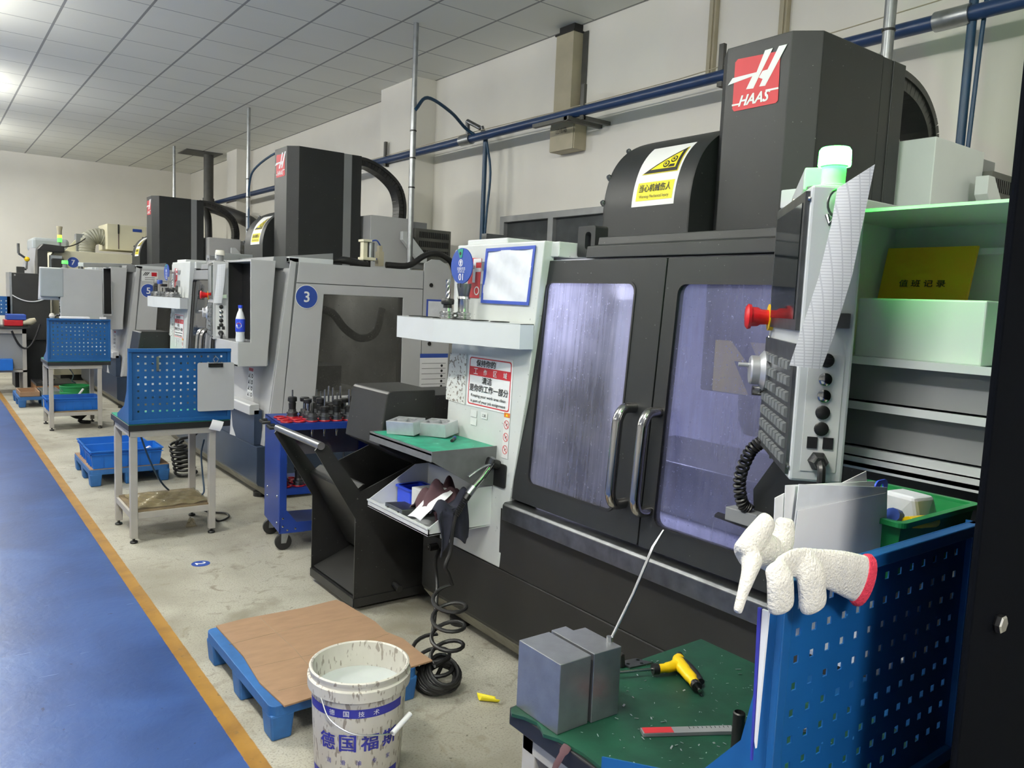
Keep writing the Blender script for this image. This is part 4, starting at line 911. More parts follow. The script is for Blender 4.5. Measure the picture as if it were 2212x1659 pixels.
MB().tube([(1.905, 2.955, 0.970), (1.945, 3.0, 0.970)], 0.007, 10).build('barrel', BLACK, e); MB().tube([(1.945, 3.0, 0.970), (1.965, 3.022, 0.970)], 0.0078, 10).build('cap', BLUES, e)

# contents of the lower parts bin
e = thing('parts_tub', 'small blue plastic tub in the white lower parts bin', 'tub', (1.90, 3.26, 0.606))
mb = MB().plate([rrect(1.84, 1.98, 3.19, 3.34, 0.02), rrect(1.845, 1.975, 3.195, 3.335, 0.018)[::-1]], lambda a, b: (a, b, 0.610), (0, 0, 0.085)).plate(rrect(1.842, 1.978, 3.192, 3.338, 0.018), lambda a, b: (a, b, 0.607), (0, 0, 0.004))
mb.build('body', BINB, e); MB().plate([rrect(1.832, 1.988, 3.182, 3.348, 0.022), rrect(1.845, 1.975, 3.195, 3.335, 0.018)[::-1]], lambda a, b: (a, b, 0.690), (0, 0, 0.006)).build('rim', BINB, e)
o = MB().box(1.83, 1.96, 3.085, 3.17, 0.606, 0.72).build('carton', LABELW, bevel=0.002); tag(o, 'small white carton beside the blue tub in the lower bin', 'box')
o = MB().plate([[(1.712, 3.21), (1.712, 3.05), (1.80, 3.03), (1.80, 3.18)]], lambda a, b: (a, b, 0.607), (0, 0, 0.045)).build('machined_block', DSTEEL, bevel=0.003); tag(o, 'grey drilled metal block behind the lip of the lower bin', 'metal block')
MB().cyl((1.711, 3.18, 0.632), 0.008, 0.002, 12, axis=(-1, 0, 0)).cyl((1.711, 3.08, 0.632), 0.008, 0.002, 12, axis=(-1, 0, 0)).build('bolt_holes', BLACK, o)
def rag(name, lab, mat, x0, x1, y0, y1, hfun, nx=26, ny=26):
    mb = MB().sheet(lambda a, b: (x0 + (x1 - x0) * a + 0.012 * math.sin(9 * b + 3 * a), y0 + (y1 - y0) * b + 0.012 * math.sin(8 * a + 2), hfun(a, b)), nx, ny)
    o = mb.build(name, mat, solid=0.006); tag(o, lab, 'cloth'); return o
rag('maroon_rag', 'crumpled maroon cloth heaped in the lower parts bin', MAROON, 1.765, 2.015, 2.83, 3.09, lambda a, b: 0.610 + 0.185 * (max(0.0, math.sin(PI * min(1, a * 1.0 + 0.12))) ** 0.6) * (max(0.0, math.sin(PI * b)) ** 0.55) * (0.75 + 0.3 * a + 0.16 * math.sin(15 * a + 9 * b) + 0.12 * math.sin(21 * b - 7 * a)), 36, 36)
def navy(a, b):
    x = 1.738 + 0.155 * b; zt = 0.672 + 0.055 * b; s = a * (0.225 + 0.022 * math.sin(7 * b + 1.2) + 0.010 * math.sin(17 * b))
    if s < 0.08: return (x + 0.004 * math.sin(30 * a), 2.855 - s * 0.9, zt + 0.028 * math.sin(PI * s / 0.08) * (1 + math.sin(8 * b)) + 0.006)
    q = s - 0.08
    return (x + 0.016 * math.sin(6 * b + 14 * q) - 0.10 * q * (b - 0.4), 2.778 - 0.014 * math.sin(15 * b + 3) - 0.02 * q, zt - q)
o = MB().sheet(navy, 28, 26).build('navy_rag', NAVYC, solid=0.004); tag(o, 'dark navy cloth hanging over the side of the lower parts bin', 'cloth')
o = MB().sheet(lambda a, b: (1.703 + 0.15 * a, 2.87 + 0.11 * b - 0.02 * a, 0.648 + 0.115 * a + 0.006 * math.sin(6 * a + 4 * b)), 10, 8).build('paper_slip', PAPER, solid=0.001); tag(o, 'handwritten white paper slip on the rags in the lower bin', 'paper')

# air gun with its coiled hose
e = thing('air_gun', 'silver blow gun hanging in its black bracket on the white panel', 'air gun', (1.975, 2.80, 0.72))
GY = 2.757
MB().tube([(1.995, GY, 0.897), (1.94, GY, 0.836), (1.895, GY, 0.797)], [0.011, 0.0125, 0.014], 12).build('barrel', CHROME, e)
MB().tube([(1.900, GY, 0.801), (1.872, GY, 0.772)], 0.017, 14).build('collar', GALV, e)
MB().tube(smooth_path([(1.985, GY - 0.012, 0.895), (1.945, GY - 0.016, 0.893), (1.905, GY - 0.014, 0.878), (1.862, GY - 0.01, 0.852)], 5), 0.0085, 8, flat=0.6).build('lever', GALV, e)
MB().cyl((1.975, GY - 0.01, 0.898), 0.013, 0.03, 12, axis=(0.2, -0.4, 1)).build('valve', DSTEEL, e)
mb = MB().tube([(1.874, GY, 0.774), (1.858, GY, 0.752)], 0.0155, 12)
for k in range(10): mb.lathe([(0.011, -0.004), (0.0145, 0), (0.011, 0.004)], Vector((1.856, GY, 0.750)).lerp(Vector((1.812, GY, 0.688)), k / 9), 12, axis=(-0.6, 0, -0.8))
mb.tube([(1.86, GY, 0.755), (1.812, GY, 0.688)], 0.010, 10); mb.build('strain_relief', BLACK, e)
hp = [Vector(p) for p in ((1.812, GY, 0.688), (1.798, GY, 0.62), (1.790, GY, 0.533), (1.764, GY - 0.005, 0.474), (1.784, GY, 0.436))]
def helix(c0, c1, r0, r1, turns, n=20, ph=0.0, sq=1.0):
    out = []; c0, c1 = Vector(c0), Vector(c1)
    for i in range(int(turns * n) + 1):
        t = i / (turns * n); a = ph + 2 * PI * turns * t; c = c0.lerp(c1, t); r = r0 + (r1 - r0) * t
        out.append(c + Vector((r * math.cos(a), r * sq * math.sin(a), 0.012 * math.sin(a * 1.0 + 1))))
    return out
def ring_pile(c, r, turns, tilt, ph=0.6, n=18, rise=0.009):
    return [Vector((c[0] + r * math.cos(ph + 2 * PI * i / n) + 0.012 * math.sin(i * 0.37), c[1] + r * math.sin(ph + 2 * PI * i / n) * math.cos(tilt) + 0.010 * math.cos(i * 0.29), c[2] + r * math.sin(ph + 2 * PI * i / n) * math.sin(tilt) + rise * (turns - i / n))) for i in range(int(turns * n))]
loose = smooth_path(hp, 5) + helix((1.76, 2.70, 0.37), (1.70, 2.62, 0.13), 0.072, 0.066, 3.4, 18, 0.9) + ring_pile((1.675, 2.60, 0.055), 0.068, 5, 0.45)
o = MB().tube(loose, 0.0085, 8).build('coiled_hose', RUBBER); tag(o, 'black coiled air hose hanging from the blow gun down to the floor', 'hose')
lo2 = smooth_path([(2.02, 3.21, 0.375), (1.93, 3.10, 0.36), (1.87, 2.98, 0.29), (1.80, 2.88, 0.20), (1.74, 2.80, 0.16)], 6) + helix((1.69, 2.74, 0.15), (1.66, 2.62, 0.05), 0.075, 0.07, 2.5, 18, 0.6) + ring_pile((1.66, 2.62, 0.045), 0.076, 4, 0.35)
o = MB().tube(lo2, 0.0085, 8).build('coiled_hose', RUBBER); tag(o, 'black hose curling from the base fitting onto the floor coil', 'hose')
e = thing('hose_fitting', 'brass elbow hose fitting at the left end of the dark base', 'fitting', (2.0, 3.2, 0.37))
MB().cyl((2.022, 3.235, 0.385), 0.018, 0.05, 12, axis=(-1, 0, 0)).build('elbow', BLACK, e); MB().cyl((1.975, 3.235, 0.385), 0.012, 0.012, 12, axis=(-1, 0, 0)).build('plug', CHROME, e)

# hanging work sheets on the pendants, ring, pager cord
def hang_sheet(S, z1, pts, lab):
    top = [S(*p) for p in pts[0]]; 
    rows = [[S(*q) for q in r] for r in pts]
    mb = MB(); n = len(rows)
    def fn(a, b):
        t = a * (n - 1); i = min(int(t), n - 2); f = t - i
        l = rows[i][0].lerp(rows[i + 1][0], f); r = rows[i][1].lerp(rows[i + 1][1], f)
        return l.lerp(r, b) + (S(0, 0, 0.004 * math.sin(PI * b)) - S(0, 0, 0))
    mb.sheet(fn, 16, 6); o = mb.build('work_sheet', SHEETM); tag(o, lab, 'paper'); return o
hang_sheet(S1, 1.885, [[(0.048, 1.875, 0.02), (0.118, 1.925, 0.03)], [(0.040, 1.80, 0.03), (0.105, 1.82, 0.035)], [(0.02, 1.68, 0.04), (0.088, 1.69, 0.045)], [(-0.01, 1.56, 0.05), (0.06, 1.56, 0.05)], [(-0.028, 1.49, 0.055), (0.04, 1.485, 0.05)]], 'long curled work sheet hanging on the nearest control pendant')
hang_sheet(S3, 1.825, [[(0.03, 1.80, 0.02), (0.09, 1.81, 0.03)], [(0.02, 1.65, 0.03), (0.08, 1.66, 0.035)], [(0.0, 1.50, 0.04), (0.06, 1.50, 0.04)]], 'curled work sheets hanging on the pendant left of the grey box')
o = MB().sheet(lambda a, b: (1.14 + 0.24 * a + 0.02 * b, 10.985 - 0.005 * b, 1.40 + 0.39 * b), 4, 8).build('work_sheet', PAPER, solid=0.002); tag(o, 'white sheet hanging behind the far pendant beside the 7 disc', 'paper')
mb = MB(); ring = [S1(0.055 + 0.022 * math.cos(t), 1.845 + 0.03 * math.sin(t), 0.012) for t in [2 * PI * i / 20 for i in range(21)]]
o = mb.tube(ring, 0.0028, 6).tube([S1(0.035, 1.82, 0.004), S1(0.04, 1.80, 0.012), S1(0.052, 1.815, 0.016)], 0.005, 8).build('key_ring', DSTEEL); tag(o, 'wire ring with a clip on the nearest pendant', 'ring')
MB().box(1.16, 1.40, 10.90, 10.98, 1.44, 1.78).build('pendant_side_box', PALEB, m5, bevel=0.01)
# small handset cradle below the pendant
e = thing('handset_bracket', 'black shelf plate reaching over the right window below the pendant', 'bracket', (1.93, 1.38, 0.97))
MB().plate([(1.985, 1.53), (1.95, 1.515), (1.90, 1.19), (1.985, 1.17)], lambda a, b: (a, b, 0.968), (0, 0, 0.008)).build('plate', BLACK, e)
MB().plate([(1.30, 1.235), (1.40, 1.078), (1.39, 0.976), (1.19, 0.976), (1.19, 1.235)], lambda a, b: (1.975, a, b), (0.006, 0, 0)).build('web', CHAR, e)
o = MB().box(1.925, 1.972, 1.345, 1.458, 0.977, 1.018).build('magnet_block', MGREY, bevel=0.003); tag(o, 'small grey block on the black bracket below the pendant', 'block')
spine = smooth_path([P1(0.42, 0.0, 1.245), P1(0.435, 0.03, 1.21), (1.90, 1.395, 1.12), (1.925, 1.40, 1.045), (1.945, 1.385, 1.02)], 5)
hel = []
for i, p in enumerate(spine[:-1]):
    q = spine[i + 1]; d = (q - p).normalized(); a = d.cross(Vector((1, 0, 0))).normalized(); b = d.cross(a)
    for k in range(14): hel.append(p.lerp(q, k / 14) + (a * math.cos(2 * PI * k / 14) + b * math.sin(2 * PI * k / 14)) * 0.015)
MB().tube(hel, 0.0046, 6).build('coiled_cord', BLACK, pd1)

# shelf contents of the nearest machine
e = thing('duty_book', 'yellow duty log book leaning at the back of the green-lit shelf', 'book', (2.05, 1.0, 1.506))
F = face((2.06, 1.006, 1.648), (0, -1, 0), (0.2, 0, 1), (-1, 0, 0.2))
mb = MB().plate([(-0.115, -0.14), (0.11, -0.14), (0.118, 0.14), (-0.107, 0.14)], F(0), (0.010, 0, 0), 0); write(mb, '值 班 记 录', F(2), 0.0, 0.046, 0.118, 0.018, 1, bold=0.012); mb.build('cover', [NOTEY, INK], e)
e = thing('white_carton', 'plain white box standing on the top shelf before the book', 'box', (1.89, 0.92, 1.505))
MB().box(1.84, 1.94, 0.752, 1.045, 1.505, 1.648).build('box', WHITE, e, bevel=0.004)

# ------------------------------------------------------------------ chip cart
e = thing('chip_cart', 'black steel chip cart with a tubular push handle under the chute', 'cart', (2.0, 3.82, 0))
sp = [(1.72, 0.05), (1.72, 0.49), (1.50, 0.855), (1.525, 0.885), (1.565, 0.875), (1.745, 0.625), (2.08, 0.757), (2.42, 0.757), (2.42, 0.05)]
for y in (3.53, 4.07): MB().prism(sp, 'y', y, y + 0.008).build('side_plate', CHAR2, e)
MB().hexa([(1.76, 3.538, 0.66), (1.772, 3.538, 0.66), (1.772, 4.07, 0.66), (1.76, 4.07, 0.66), (1.70, 3.538, 0.62), (1.71, 3.538, 0.63), (1.71, 4.07, 0.63), (1.70, 4.07, 0.62)]).build('hopper_lip', CHAR2, e)
MB().hexa([(1.93, 3.538, 0.20), (1.94, 3.538, 0.20), (1.94, 4.07, 0.20), (1.93, 4.07, 0.20), (1.70, 3.538, 0.62), (1.71, 3.538, 0.625), (1.71, 4.07, 0.625), (1.70, 4.07, 0.62)]).build('hopper_slope', CHAR2, e)
MB().box(2.41, 2.42, 3.538, 4.07, 0.05, 0.757).build('back_plate', CHAR2, e)
MB().box(1.74, 2.41, 3.538, 4.07, 0.06, 0.075).build('floor_plate', BASEP, e)
MB().hexa([(1.73, 3.55, 0.085), (1.95, 3.55, 0.17), (1.95, 4.06, 0.17), (1.73, 4.06, 0.085), (1.73, 3.55, 0.09), (1.95, 3.55, 0.175), (1.95, 4.06, 0.175), (1.73, 4.06, 0.09)]).build('chip_screen', BASEP, e)
MB().box(1.715, 1.735, 3.53, 4.078, 0.03, 0.075).box(1.72, 2.42, 3.525, 3.54, 0.03, 0.075).build('lower_rim', CHAR2, e)
MB().tube([(1.525, 3.515, 0.878), (1.525, 4.095, 0.878)], 0.019, 14).build('push_handle', STEEL, e)
MB().tube([(1.95, 3.53, 0.11), (1.95, 3.47, 0.10)], 0.018, 10).build('drain_spout', CHAR2, e)
for x in (1.80, 2.34):
    for y in (3.60, 4.0): MB().lathe([(0, 0), (0.03, 0), (0.032, 0.012), (0, 0.012)], (x, y - 0.006, 0.031), 14, axis=(0, 1, 0)).build('wheel', BLACK, e)

# ------------------------------------------------------------------ tool trolley (blue) with its holders
TR = thing('tool_trolley', 'blue tool trolley full of black tool holders, standing behind the chip cart', 'trolley', (1.745, 4.64, 0), math.radians(-8))
ct, stt = math.cos(math.radians(-8)), math.sin(math.radians(-8))
def TW(x, y, z): return (1.745 + x * ct - y * stt, 4.64 + x * stt + y * ct, z)
TL_, TD = 0.68, 0.44
def tb(name, boxes, mat, bevel=0.003, parent=TR):
    mb = MB()
    for b in boxes: mb.box(*b)
    return mb.build(name, mat, parent, local=True, bevel=bevel)
cols = [0.052 + 0.079 * k for k in range(8)]; rws = [0.06, 0.155, 0.25]
top_holes = [circ(x, y, 0.032, 16)[::-1] for x in cols for y in rws]
mb = MB().plate([[(0, 0), (TL_, 0), (TL_, TD), (0, TD)]] + top_holes, lambda a, b: (a, b, 0.797), (0, 0, 0.006)); mb.box(0, TL_, -0.001, 0.003, 0.762, 0.803).box(0, 0.003, 0, TD, 0.762, 0.803).box(TL_ - 0.003, TL_, 0, TD, 0.762, 0.803).box(0, TL_, TD - 0.003, TD, 0.762, 0.803)
mb.build('top_panel', TROLB, TR, local=True)
mb = MB()
for x in cols:
    for y in rws: mb.lathe([(0.026, 0), (0.036, 0), (0.039, 0.004), (0.037, 0.010), (0.026, 0.010), (0.026, 0)], (x, y, 0.803), 18)
mb.build('socket_rings', DRED, TR, local=True)
for x0, x1, y0, y1 in ((0, 0.045, 0, 0.02), (0, 0.045, TD - 0.02, TD), (TL_ - 0.045, TL_, 0, 0.02), (TL_ - 0.045, TL_, TD - 0.02, TD)): tb('post', [(x0, x1, y0, y1, 0.12, 0.765)], TROLB)
tb('end_panel', [(0.0, 0.004, 0.02, TD - 0.02, 0.12, 0.765)], TROLB); tb('end_panel', [(TL_ - 0.004, TL_, 0.02, TD - 0.02, 0.12, 0.765)], TROLB)
lh = [circ(x, y, 0.032, 14)[::-1] for x in cols for y in rws]
MB().plate([[(0.01, 0.01), (TL_ - 0.01, 0.01), (TL_ - 0.01, TD - 0.01), (0.01, TD - 0.01)]] + lh, lambda a, b: (a, b, 0.39), (0, 0, 0.006)).box(0.01, TL_ - 0.01, 0.004, 0.01, 0.355, 0.396).build('middle_shelf', TROLB, TR, local=True)
mb = MB()
for x in cols:
    for y in rws: mb.lathe([(0.026, 0), (0.036, 0), (0.039, 0.004), (0.037, 0.010), (0.026, 0.010), (0.026, 0)], (x, y, 0.396), 14)
mb.build('socket_rings', DRED, TR, local=True)
tb('bottom_shelf', [(0.01, TL_ - 0.01, 0.004, TD - 0.004, 0.12, 0.135), (0.0, TL_, 0.0, 0.008, 0.115, 0.18)], TROLB)
MB().plate([(0.01, 0.115), (0.16, 0.115), (0.045, 0.26), (0.01, 0.26)], lambda a, b: (a, -0.003, b), (0, 0.004, 0)).build('gusset', TROLB, TR, local=True)
mb = MB()
for x, z in ((0.022, 0.16), (0.022, 0.21), (0.05, 0.135), (0.10, 0.14)): mb.lathe([(0.008, 0), (0.006, 0.004), (0, 0.005)], (x, -0.002, z), 10, axis=(0, -1, 0))
for y, z in ((0.06, 0.34), (0.34, 0.28), (0.34, 0.34), (0.06, 0.17)): mb.lathe([(0.008, 0), (0.006, 0.004), (0, 0.005)], (-0.001, y, z), 10, axis=(-1, 0, 0))
mb.build('bolts', CHROME, TR, local=True)
for y in (0.10, 0.32): MB().tube([(-0.002, y - 0.05, 0.775), (-0.045, y - 0.045, 0.772), (-0.045, y + 0.045, 0.772), (-0.002, y + 0.05, 0.775)], 0.011, 8).build('handle', BLACK, TR, local=True)
tb('back_panel', [(0.045, TL_ - 0.045, TD - 0.006, TD - 0.003, 0.52, 0.765)], MGREY)
for x, y in ((0.04, 0.04), (0.04, TD - 0.04), (TL_ - 0.04, 0.04), (TL_ - 0.04, TD - 0.04)):
    c = MB().hexa([(x - 0.02, y - 0.018, 0.045), (x + 0.01, y - 0.018, 0.045), (x + 0.01, y - 0.014, 0.045), (x - 0.02, y - 0.014, 0.045), (x - 0.02, y - 0.018, 0.118), (x + 0.03, y - 0.018, 0.118), (x + 0.03, y - 0.014, 0.118), (x - 0.02, y - 0.014, 0.118)])
    c.hexa([(x - 0.02, y + 0.014, 0.045), (x + 0.01, y + 0.014, 0.045), (x + 0.01, y + 0.018, 0.045), (x - 0.02, y + 0.018, 0.045), (x - 0.02, y + 0.014, 0.118), (x + 0.03, y + 0.014, 0.118), (x + 0.03, y + 0.018, 0.118), (x - 0.02, y + 0.018, 0.118)]).box(x - 0.02, x + 0.03, y - 0.018, y + 0.018, 0.112, 0.118)
    c = c.build('caster', GALV, TR, local=True)
    MB().lathe([(0.012, -0.014), (0.038, -0.015), (0.051, -0.012), (0.052, 0), (0.051, 0.012), (0.038, 0.015), (0.012, 0.012), (0.012, -0.012)], (x - 0.005, y, 0.052), 22, axis=(0, 1, 0)).lathe([(0, -0.011), (0.013, -0.012), (0.013, 0.012), (0, 0.011)], (x - 0.005, y, 0.052), 12, axis=(0, 1, 0)).build('wheel', RUBBER, c, local=True)
ordn = ['first', 'second', 'third', 'fourth', 'fifth', 'sixth', 'seventh', 'eighth']
look = {0: 'black collet holder with a stub cutter', 1: 'slim black holder with a thin drill', 2: 'holder with a black mushroom face mill', 3: 'black-nut holder with a long steel drill'}
plan = {0: {2: 1, 3: 3, 4: 0, 5: 3, 6: 0, 7: 1}, 1: {2: 2, 3: 0, 4: 3, 5: 2, 6: 0, 7: 3}, 2: {1: 0, 2: 2, 3: 0, 4: 3, 5: 3, 6: 0, 7: 0}}
rn = ['front', 'middle', 'back']
for r in plan:
    for k, (c, kd) in enumerate(plan[r].items()):
        tool_holder(TW(cols[c], rws[r], 0.813), '%s, %s in the %s row of the blue trolley' % (look[kd], ordn[k], rn[r]), kd, 'tool holders on the blue trolley', taper=(r == 0))
for k, (c, r) in enumerate(((0, 1), (1, 0), (5, 1), (6, 1))):
    tool_holder(TW(cols[c], rws[r], 0.406), 'holder on the lower red-ringed shelf of the trolley, %s from its left end' % ordn[k], 0, 'tool holders on the lower trolley shelf', taper=False)

# ------------------------------------------------------------------ work benches with pegboards
def bench(x0, y0, lab, mat_top=GREENM, torn=False, depth=0.62):
    e = thing('work_bench', lab, 'workbench', (x0, y0, 0), 0, 'pegboard workbenches')
    W_ = 0.615
    B = lambda *a: MB().box(*a)
    for lx in (0.012, 0.485):
        for ly in (0.015, depth - 0.075):
            l = MB().box(lx, lx + 0.042, ly, ly + 0.042, 0.032, 0.715).build('leg', LEGP, e, local=True, bevel=0.003)
            MB().lathe([(0, 0), (0.022, 0), (0.024, 0.008), (0.02, 0.014), (0.008, 0.016), (0.008, 0.034), (0, 0.034)], (lx + 0.021, ly + 0.021, 0), 16).build('levelling_foot', BLACK, l, local=True)
    B(0.012, 0.53, 0.012, 0.05, 0.675, 0.715).box(0.012, 0.53, depth - 0.07, depth - 0.035, 0.675, 0.715).box(0.012, 0.05, 0.05, depth - 0.07, 0.675, 0.715).box(0.49, 0.53, 0.05, depth - 0.07, 0.675, 0.715).build('top_frame', LEGP, e, local=True, bevel=0.002)
    B(0.054, 0.485, 0.020, 0.05, 0.155, 0.195).box(0.054, 0.485, depth - 0.07, depth - 0.04, 0.155, 0.195).box(0.016, 0.05, 0.057, depth - 0.075, 0.155, 0.195).box(0.49, 0.522, 0.057, depth - 0.075, 0.155, 0.195).build('lower_frame', LEGP, e, local=True, bevel=0.002)
    B(0.03, 0.50, 0.03, depth - 0.06, 0.195, 0.205).build('lower_shelf', DIRTW, e, local=True)
    B(0.0, W_, 0.0, depth, 0.715, 0.753).build('top_board', BLACK, e, local=True, bevel=0.003)
    if torn:
        edge = [(-0.012, 0.60), (-0.02, 0.585), (-0.006, 0.56), (0.002, 0.53), (-0.004, 0.51), (-0.014, 0.49), (0.0, 0.46), (0.008, 0.40), (0.004, 0.30), (0.006, 0.15), (0.0, 0.0)]
        MB().plate([(W_, 0.0), (W_, depth)] + [(0.03, depth - 0.003)] + edge, lambda a, b: (a, b, 0.7535), (0, 0, 0.007)).build('bench_mat', mat_top, e, local=True)
    else:
        B(0.004, W_ - 0.004, 0.004, depth - 0.004, 0.753, 0.759).build('bench_mat', mat_top, e, local=True)
    # pegboard on the near edge, facing away from the bench top
    z0, z1 = 0.785, 1.226; nx, nz = 13, 9
    px, pz = (W_ - 0.075) / nx, (z1 - z0 - 0.06) / nz; hs = 0.0062
    loops = [[(0.0, z0 - 0.025), (W_, z0 - 0.025), (W_, z1), (0.0, z1)]]
    for i in range(nx):
        for j in range(nz):
            cx, cz = 0.0375 + px * (i + 0.5), z0 + 0.03 + pz * (j + 0.5)
            loops.append([(cx - hs, cz - hs), (cx - hs, cz + hs), (cx + hs, cz + hs), (cx + hs, cz - hs)])
    pg = MB().plate(loops, lambda a, b: (a, 0.006, b), (0, 0.0022, 0)).build('pegboard', PEGB, e, local=True)
    MB().box(0.0, W_, -0.012, 0.007, z1 - 0.022, z1).box(0.0, 0.022, -0.006, 0.007, z0, z1).box(W_ - 0.022, W_, -0.006, 0.007, z0, z1).box(0.0, W_, -0.006, 0.007, 0.76, z0).build('rim', PEGB, pg, local=True, bevel=0.002)
    for gx in (0.0, W_ - 0.003):
        MB().plate([(0.008, 0.762), (0.34, 0.762), (0.34, 0.785), (0.13, 0.86), (0.05, 0.96), (0.022, 1.10), (0.018, z1), (0.008, z1)], lambda a, b: (gx, a, b), (0.003, 0, 0)).build('gusset', PEGB, pg, local=True)
    return e
bench(0.972, 0.628, 'nearest pegboard bench with a torn dark green mat, beside the glove', GREENM, True)
bench(1.005, 5.205, 'pegboard workbench with a clipboard on it, before the crates', GREENT, False, 0.56)
bench(1.09, 9.745, 'farther pegboard workbench with a blue crate on its lower shelf', GREENT, False, 0.60)
# clipboard, card, film, cords at the second bench
e = thing('clipboard', 'pale clipboard hanging on the blue pegboard', 'clipboard', (1.52, 5.18, 0.82))
MB().plate([rrect(1.406, 1.636, 0.824, 1.137, 0.012)], lambda a, b: (a, 5.182, b), (0, 0.004, 0)).build('board', LGREY, e)
MB().box(1.472, 1.562, 5.172, 5.182, 1.108, 1.133).tube([(1.478, 5.17, 1.112), (1.478, 5.165, 1.13), (1.556, 5.165, 1.13), (1.556, 5.17, 1.112)], 0.004, 6).build('clip', BLACK, e)
MB().tube([(1.512, 5.176, 1.135), (1.50, 5.172, 1.160), (1.515, 5.17, 1.178), (1.532, 5.172, 1.16), (1.522, 5.176, 1.137)], 0.004, 6).build('hook', STEEL, e)
o = MB().plate([(1.165, 1.175), (1.180, 1.18), (1.180, 1.09), (1.165, 1.085)], lambda a, b: (a, 5.196, b), (0, 0.004, 0)).build('hook', STEEL); tag(o, 'steel hook in the pegboard of the clipboard bench', 'hook')
e = thing('note_card', 'small white card folded over the corner of the clipboard bench', 'card', (1.53, 5.17, 0.68))
MB().sheet(lambda a, b: (1.50 + 0.072 * a - 0.03 * b, 5.185 - 0.02 * math.sin(b * 2), 0.768 - 0.020 * a - 0.058 * b), 4, 6).build('card', PAPER, e)
def crumple(a, b): return 0.006 * math.sin(23 * a + 3 * b) * math.cos(17 * b) + 0.012 * abs(math.sin(9 * a + 11 * b))
o = MB().sheet(lambda a, b: (1.06 + 0.45 * a, 5.25 + 0.40 * b, 0.210 + 0.016 * (1 + math.sin(21 * a + 5 * b) * math.cos(18 * b - 4 * a)) * 0.55 * min(1, 8 * a, 8 * b, 8 * (1 - a), 8 * (1 - b)) + 0.6 * crumple(a, b)), 40, 40).build('plastic_film', FILM, solid=0.001); tag(o, 'crumpled clear plastic film on the lower shelf of the clipboard bench', 'film')
o = MB().tube(catenary((1.08, 5.27, 0.70), (1.33, 5.60, 0.23), 0.06), 0.006, 8).build('air_hose', HOSEB); tag(o, 'thin dark green hose hanging under the clipboard bench, left one', 'hose', 'thin hoses under the clipboard bench')
o = MB().tube(smooth_path([(1.58, 5.66, 0.55), (1.55, 5.62, 0.46), (1.53, 5.52, 0.35), (1.525, 5.46, 0.24), (1.50, 5.42, 0.215)], 6), 0.006, 8).build('air_hose', HOSEB); tag(o, 'thin green hose by the right leg of the clipboard bench', 'hose', 'thin hoses under the clipboard bench')
o = MB().tube(smooth_path([(1.52, 5.33, 0.22), (1.60, 5.45, 0.02), (1.70, 5.50, 0.012), (1.72, 5.62, 0.012), (1.62, 5.72, 0.012), (1.56, 5.80, 0.05)], 6), 0.007, 8).build('cable', RUBBER); tag(o, 'black cable looping on the floor beside the clipboard bench', 'cable')
o = MB().sheet(lambda a, b: (1.40 + 0.07 * a, 5.42 + 0.05 * b, 0.002 + 0.05 * math.sin(PI * a) * math.sin(PI * b) * (1 + 0.4 * math.sin(19 * a + 13 * b))), 10, 10).build('plastic_scrap', FILM); tag(o, 'crumpled bit of clear film on the floor under the bench', 'film')
e = thing('tool_case', 'small black case on the clipboard bench behind its pegboard', 'case', (1.05, 5.5, 0.76)); MB().box(1.02, 1.12, 5.46, 5.54, 0.760, 0.815).build('case', BLACK, e, bevel=0.004)
o = MB().tube([(1.02, 5.60, 0.767), (1.07, 5.63, 0.767)], 0.008, 8).build('red_marker', REDS); tag(o, 'red and white marker on the clipboard bench top', 'pen')

# ------------------------------------------------------------------ pallets, crates, buckets
def pallet(x0, y0, lab, w_=0.6, d=0.79, h=0.135):
    e = thing('plastic_pallet', lab, 'pallet', (x0, y0, 0), 0, 'blue plastic pallets')
    loops = [rrect(0, w_, 0, d, 0.03, 4)]
    for i in range(4):
        for j in range(5): loops.append([(0.07 + i * 0.125, 0.06 + j * 0.14), (0.07 + i * 0.125, 0.16 + j * 0.14), (0.155 + i * 0.125, 0.16 + j * 0.14), (0.155 + i * 0.125, 0.06 + j * 0.14)])
    MB().plate(loops, lambda a, b: (a, b, h - 0.04), (0, 0, 0.04)).build('deck', PALB, e, local=True, bevel=0.006)
    for x in (0.0, w_ / 2 - 0.045, w_ - 0.09):
        for y in (0.0, d / 2 - 0.05, d - 0.10):
            MB().hexa([(x + 0.008, y + 0.008, 0), (x + 0.082, y + 0.008, 0), (x + 0.082, y + 0.092, 0), (x + 0.008, y + 0.092, 0), (x, y, h - 0.035), (x + 0.09, y, h - 0.035), (x + 0.09, y + 0.10, h - 0.035), (x, y + 0.10, h - 0.035)]).build('foot', PALB, e, local=True, bevel=0.008)
    return e
pallet(0.958, 2.605, 'nearest blue plastic pallet with a cardboard sheet, beside the bucket')
pallet(1.045, 6.88, 'blue plastic pallet carrying two blue crates behind the clipboard bench')
pallet(0.98, 11.72, 'far blue plastic pallet with open trays beside the yellow line')
def wavy(x, y): return 0.006 * math.sin(5 * x + 3) * math.sin(4 * y)
mb = MB(); pts = [(1.0, 2.585), (1.30, 2.60), (1.63, 2.615), (1.625, 2.72), (1.63, 2.86), (1.60, 2.96), (1.61, 3.08), (1.585, 3.36), (1.57, 3.41), (1.40, 3.395), (1.12, 3.41), (1.0, 3.395), (1.005, 3.05), (0.985, 2.80)]
o = mb.plate(pts, lambda a, b: (a, b, 0.136 + wavy(a, b) * 0), (0, 0, 0.006)).build('cardboard_sheet', CARD); tag(o, 'flat brown cardboard sheet lying on the nearest pallet', 'cardboard')
mb = MB()
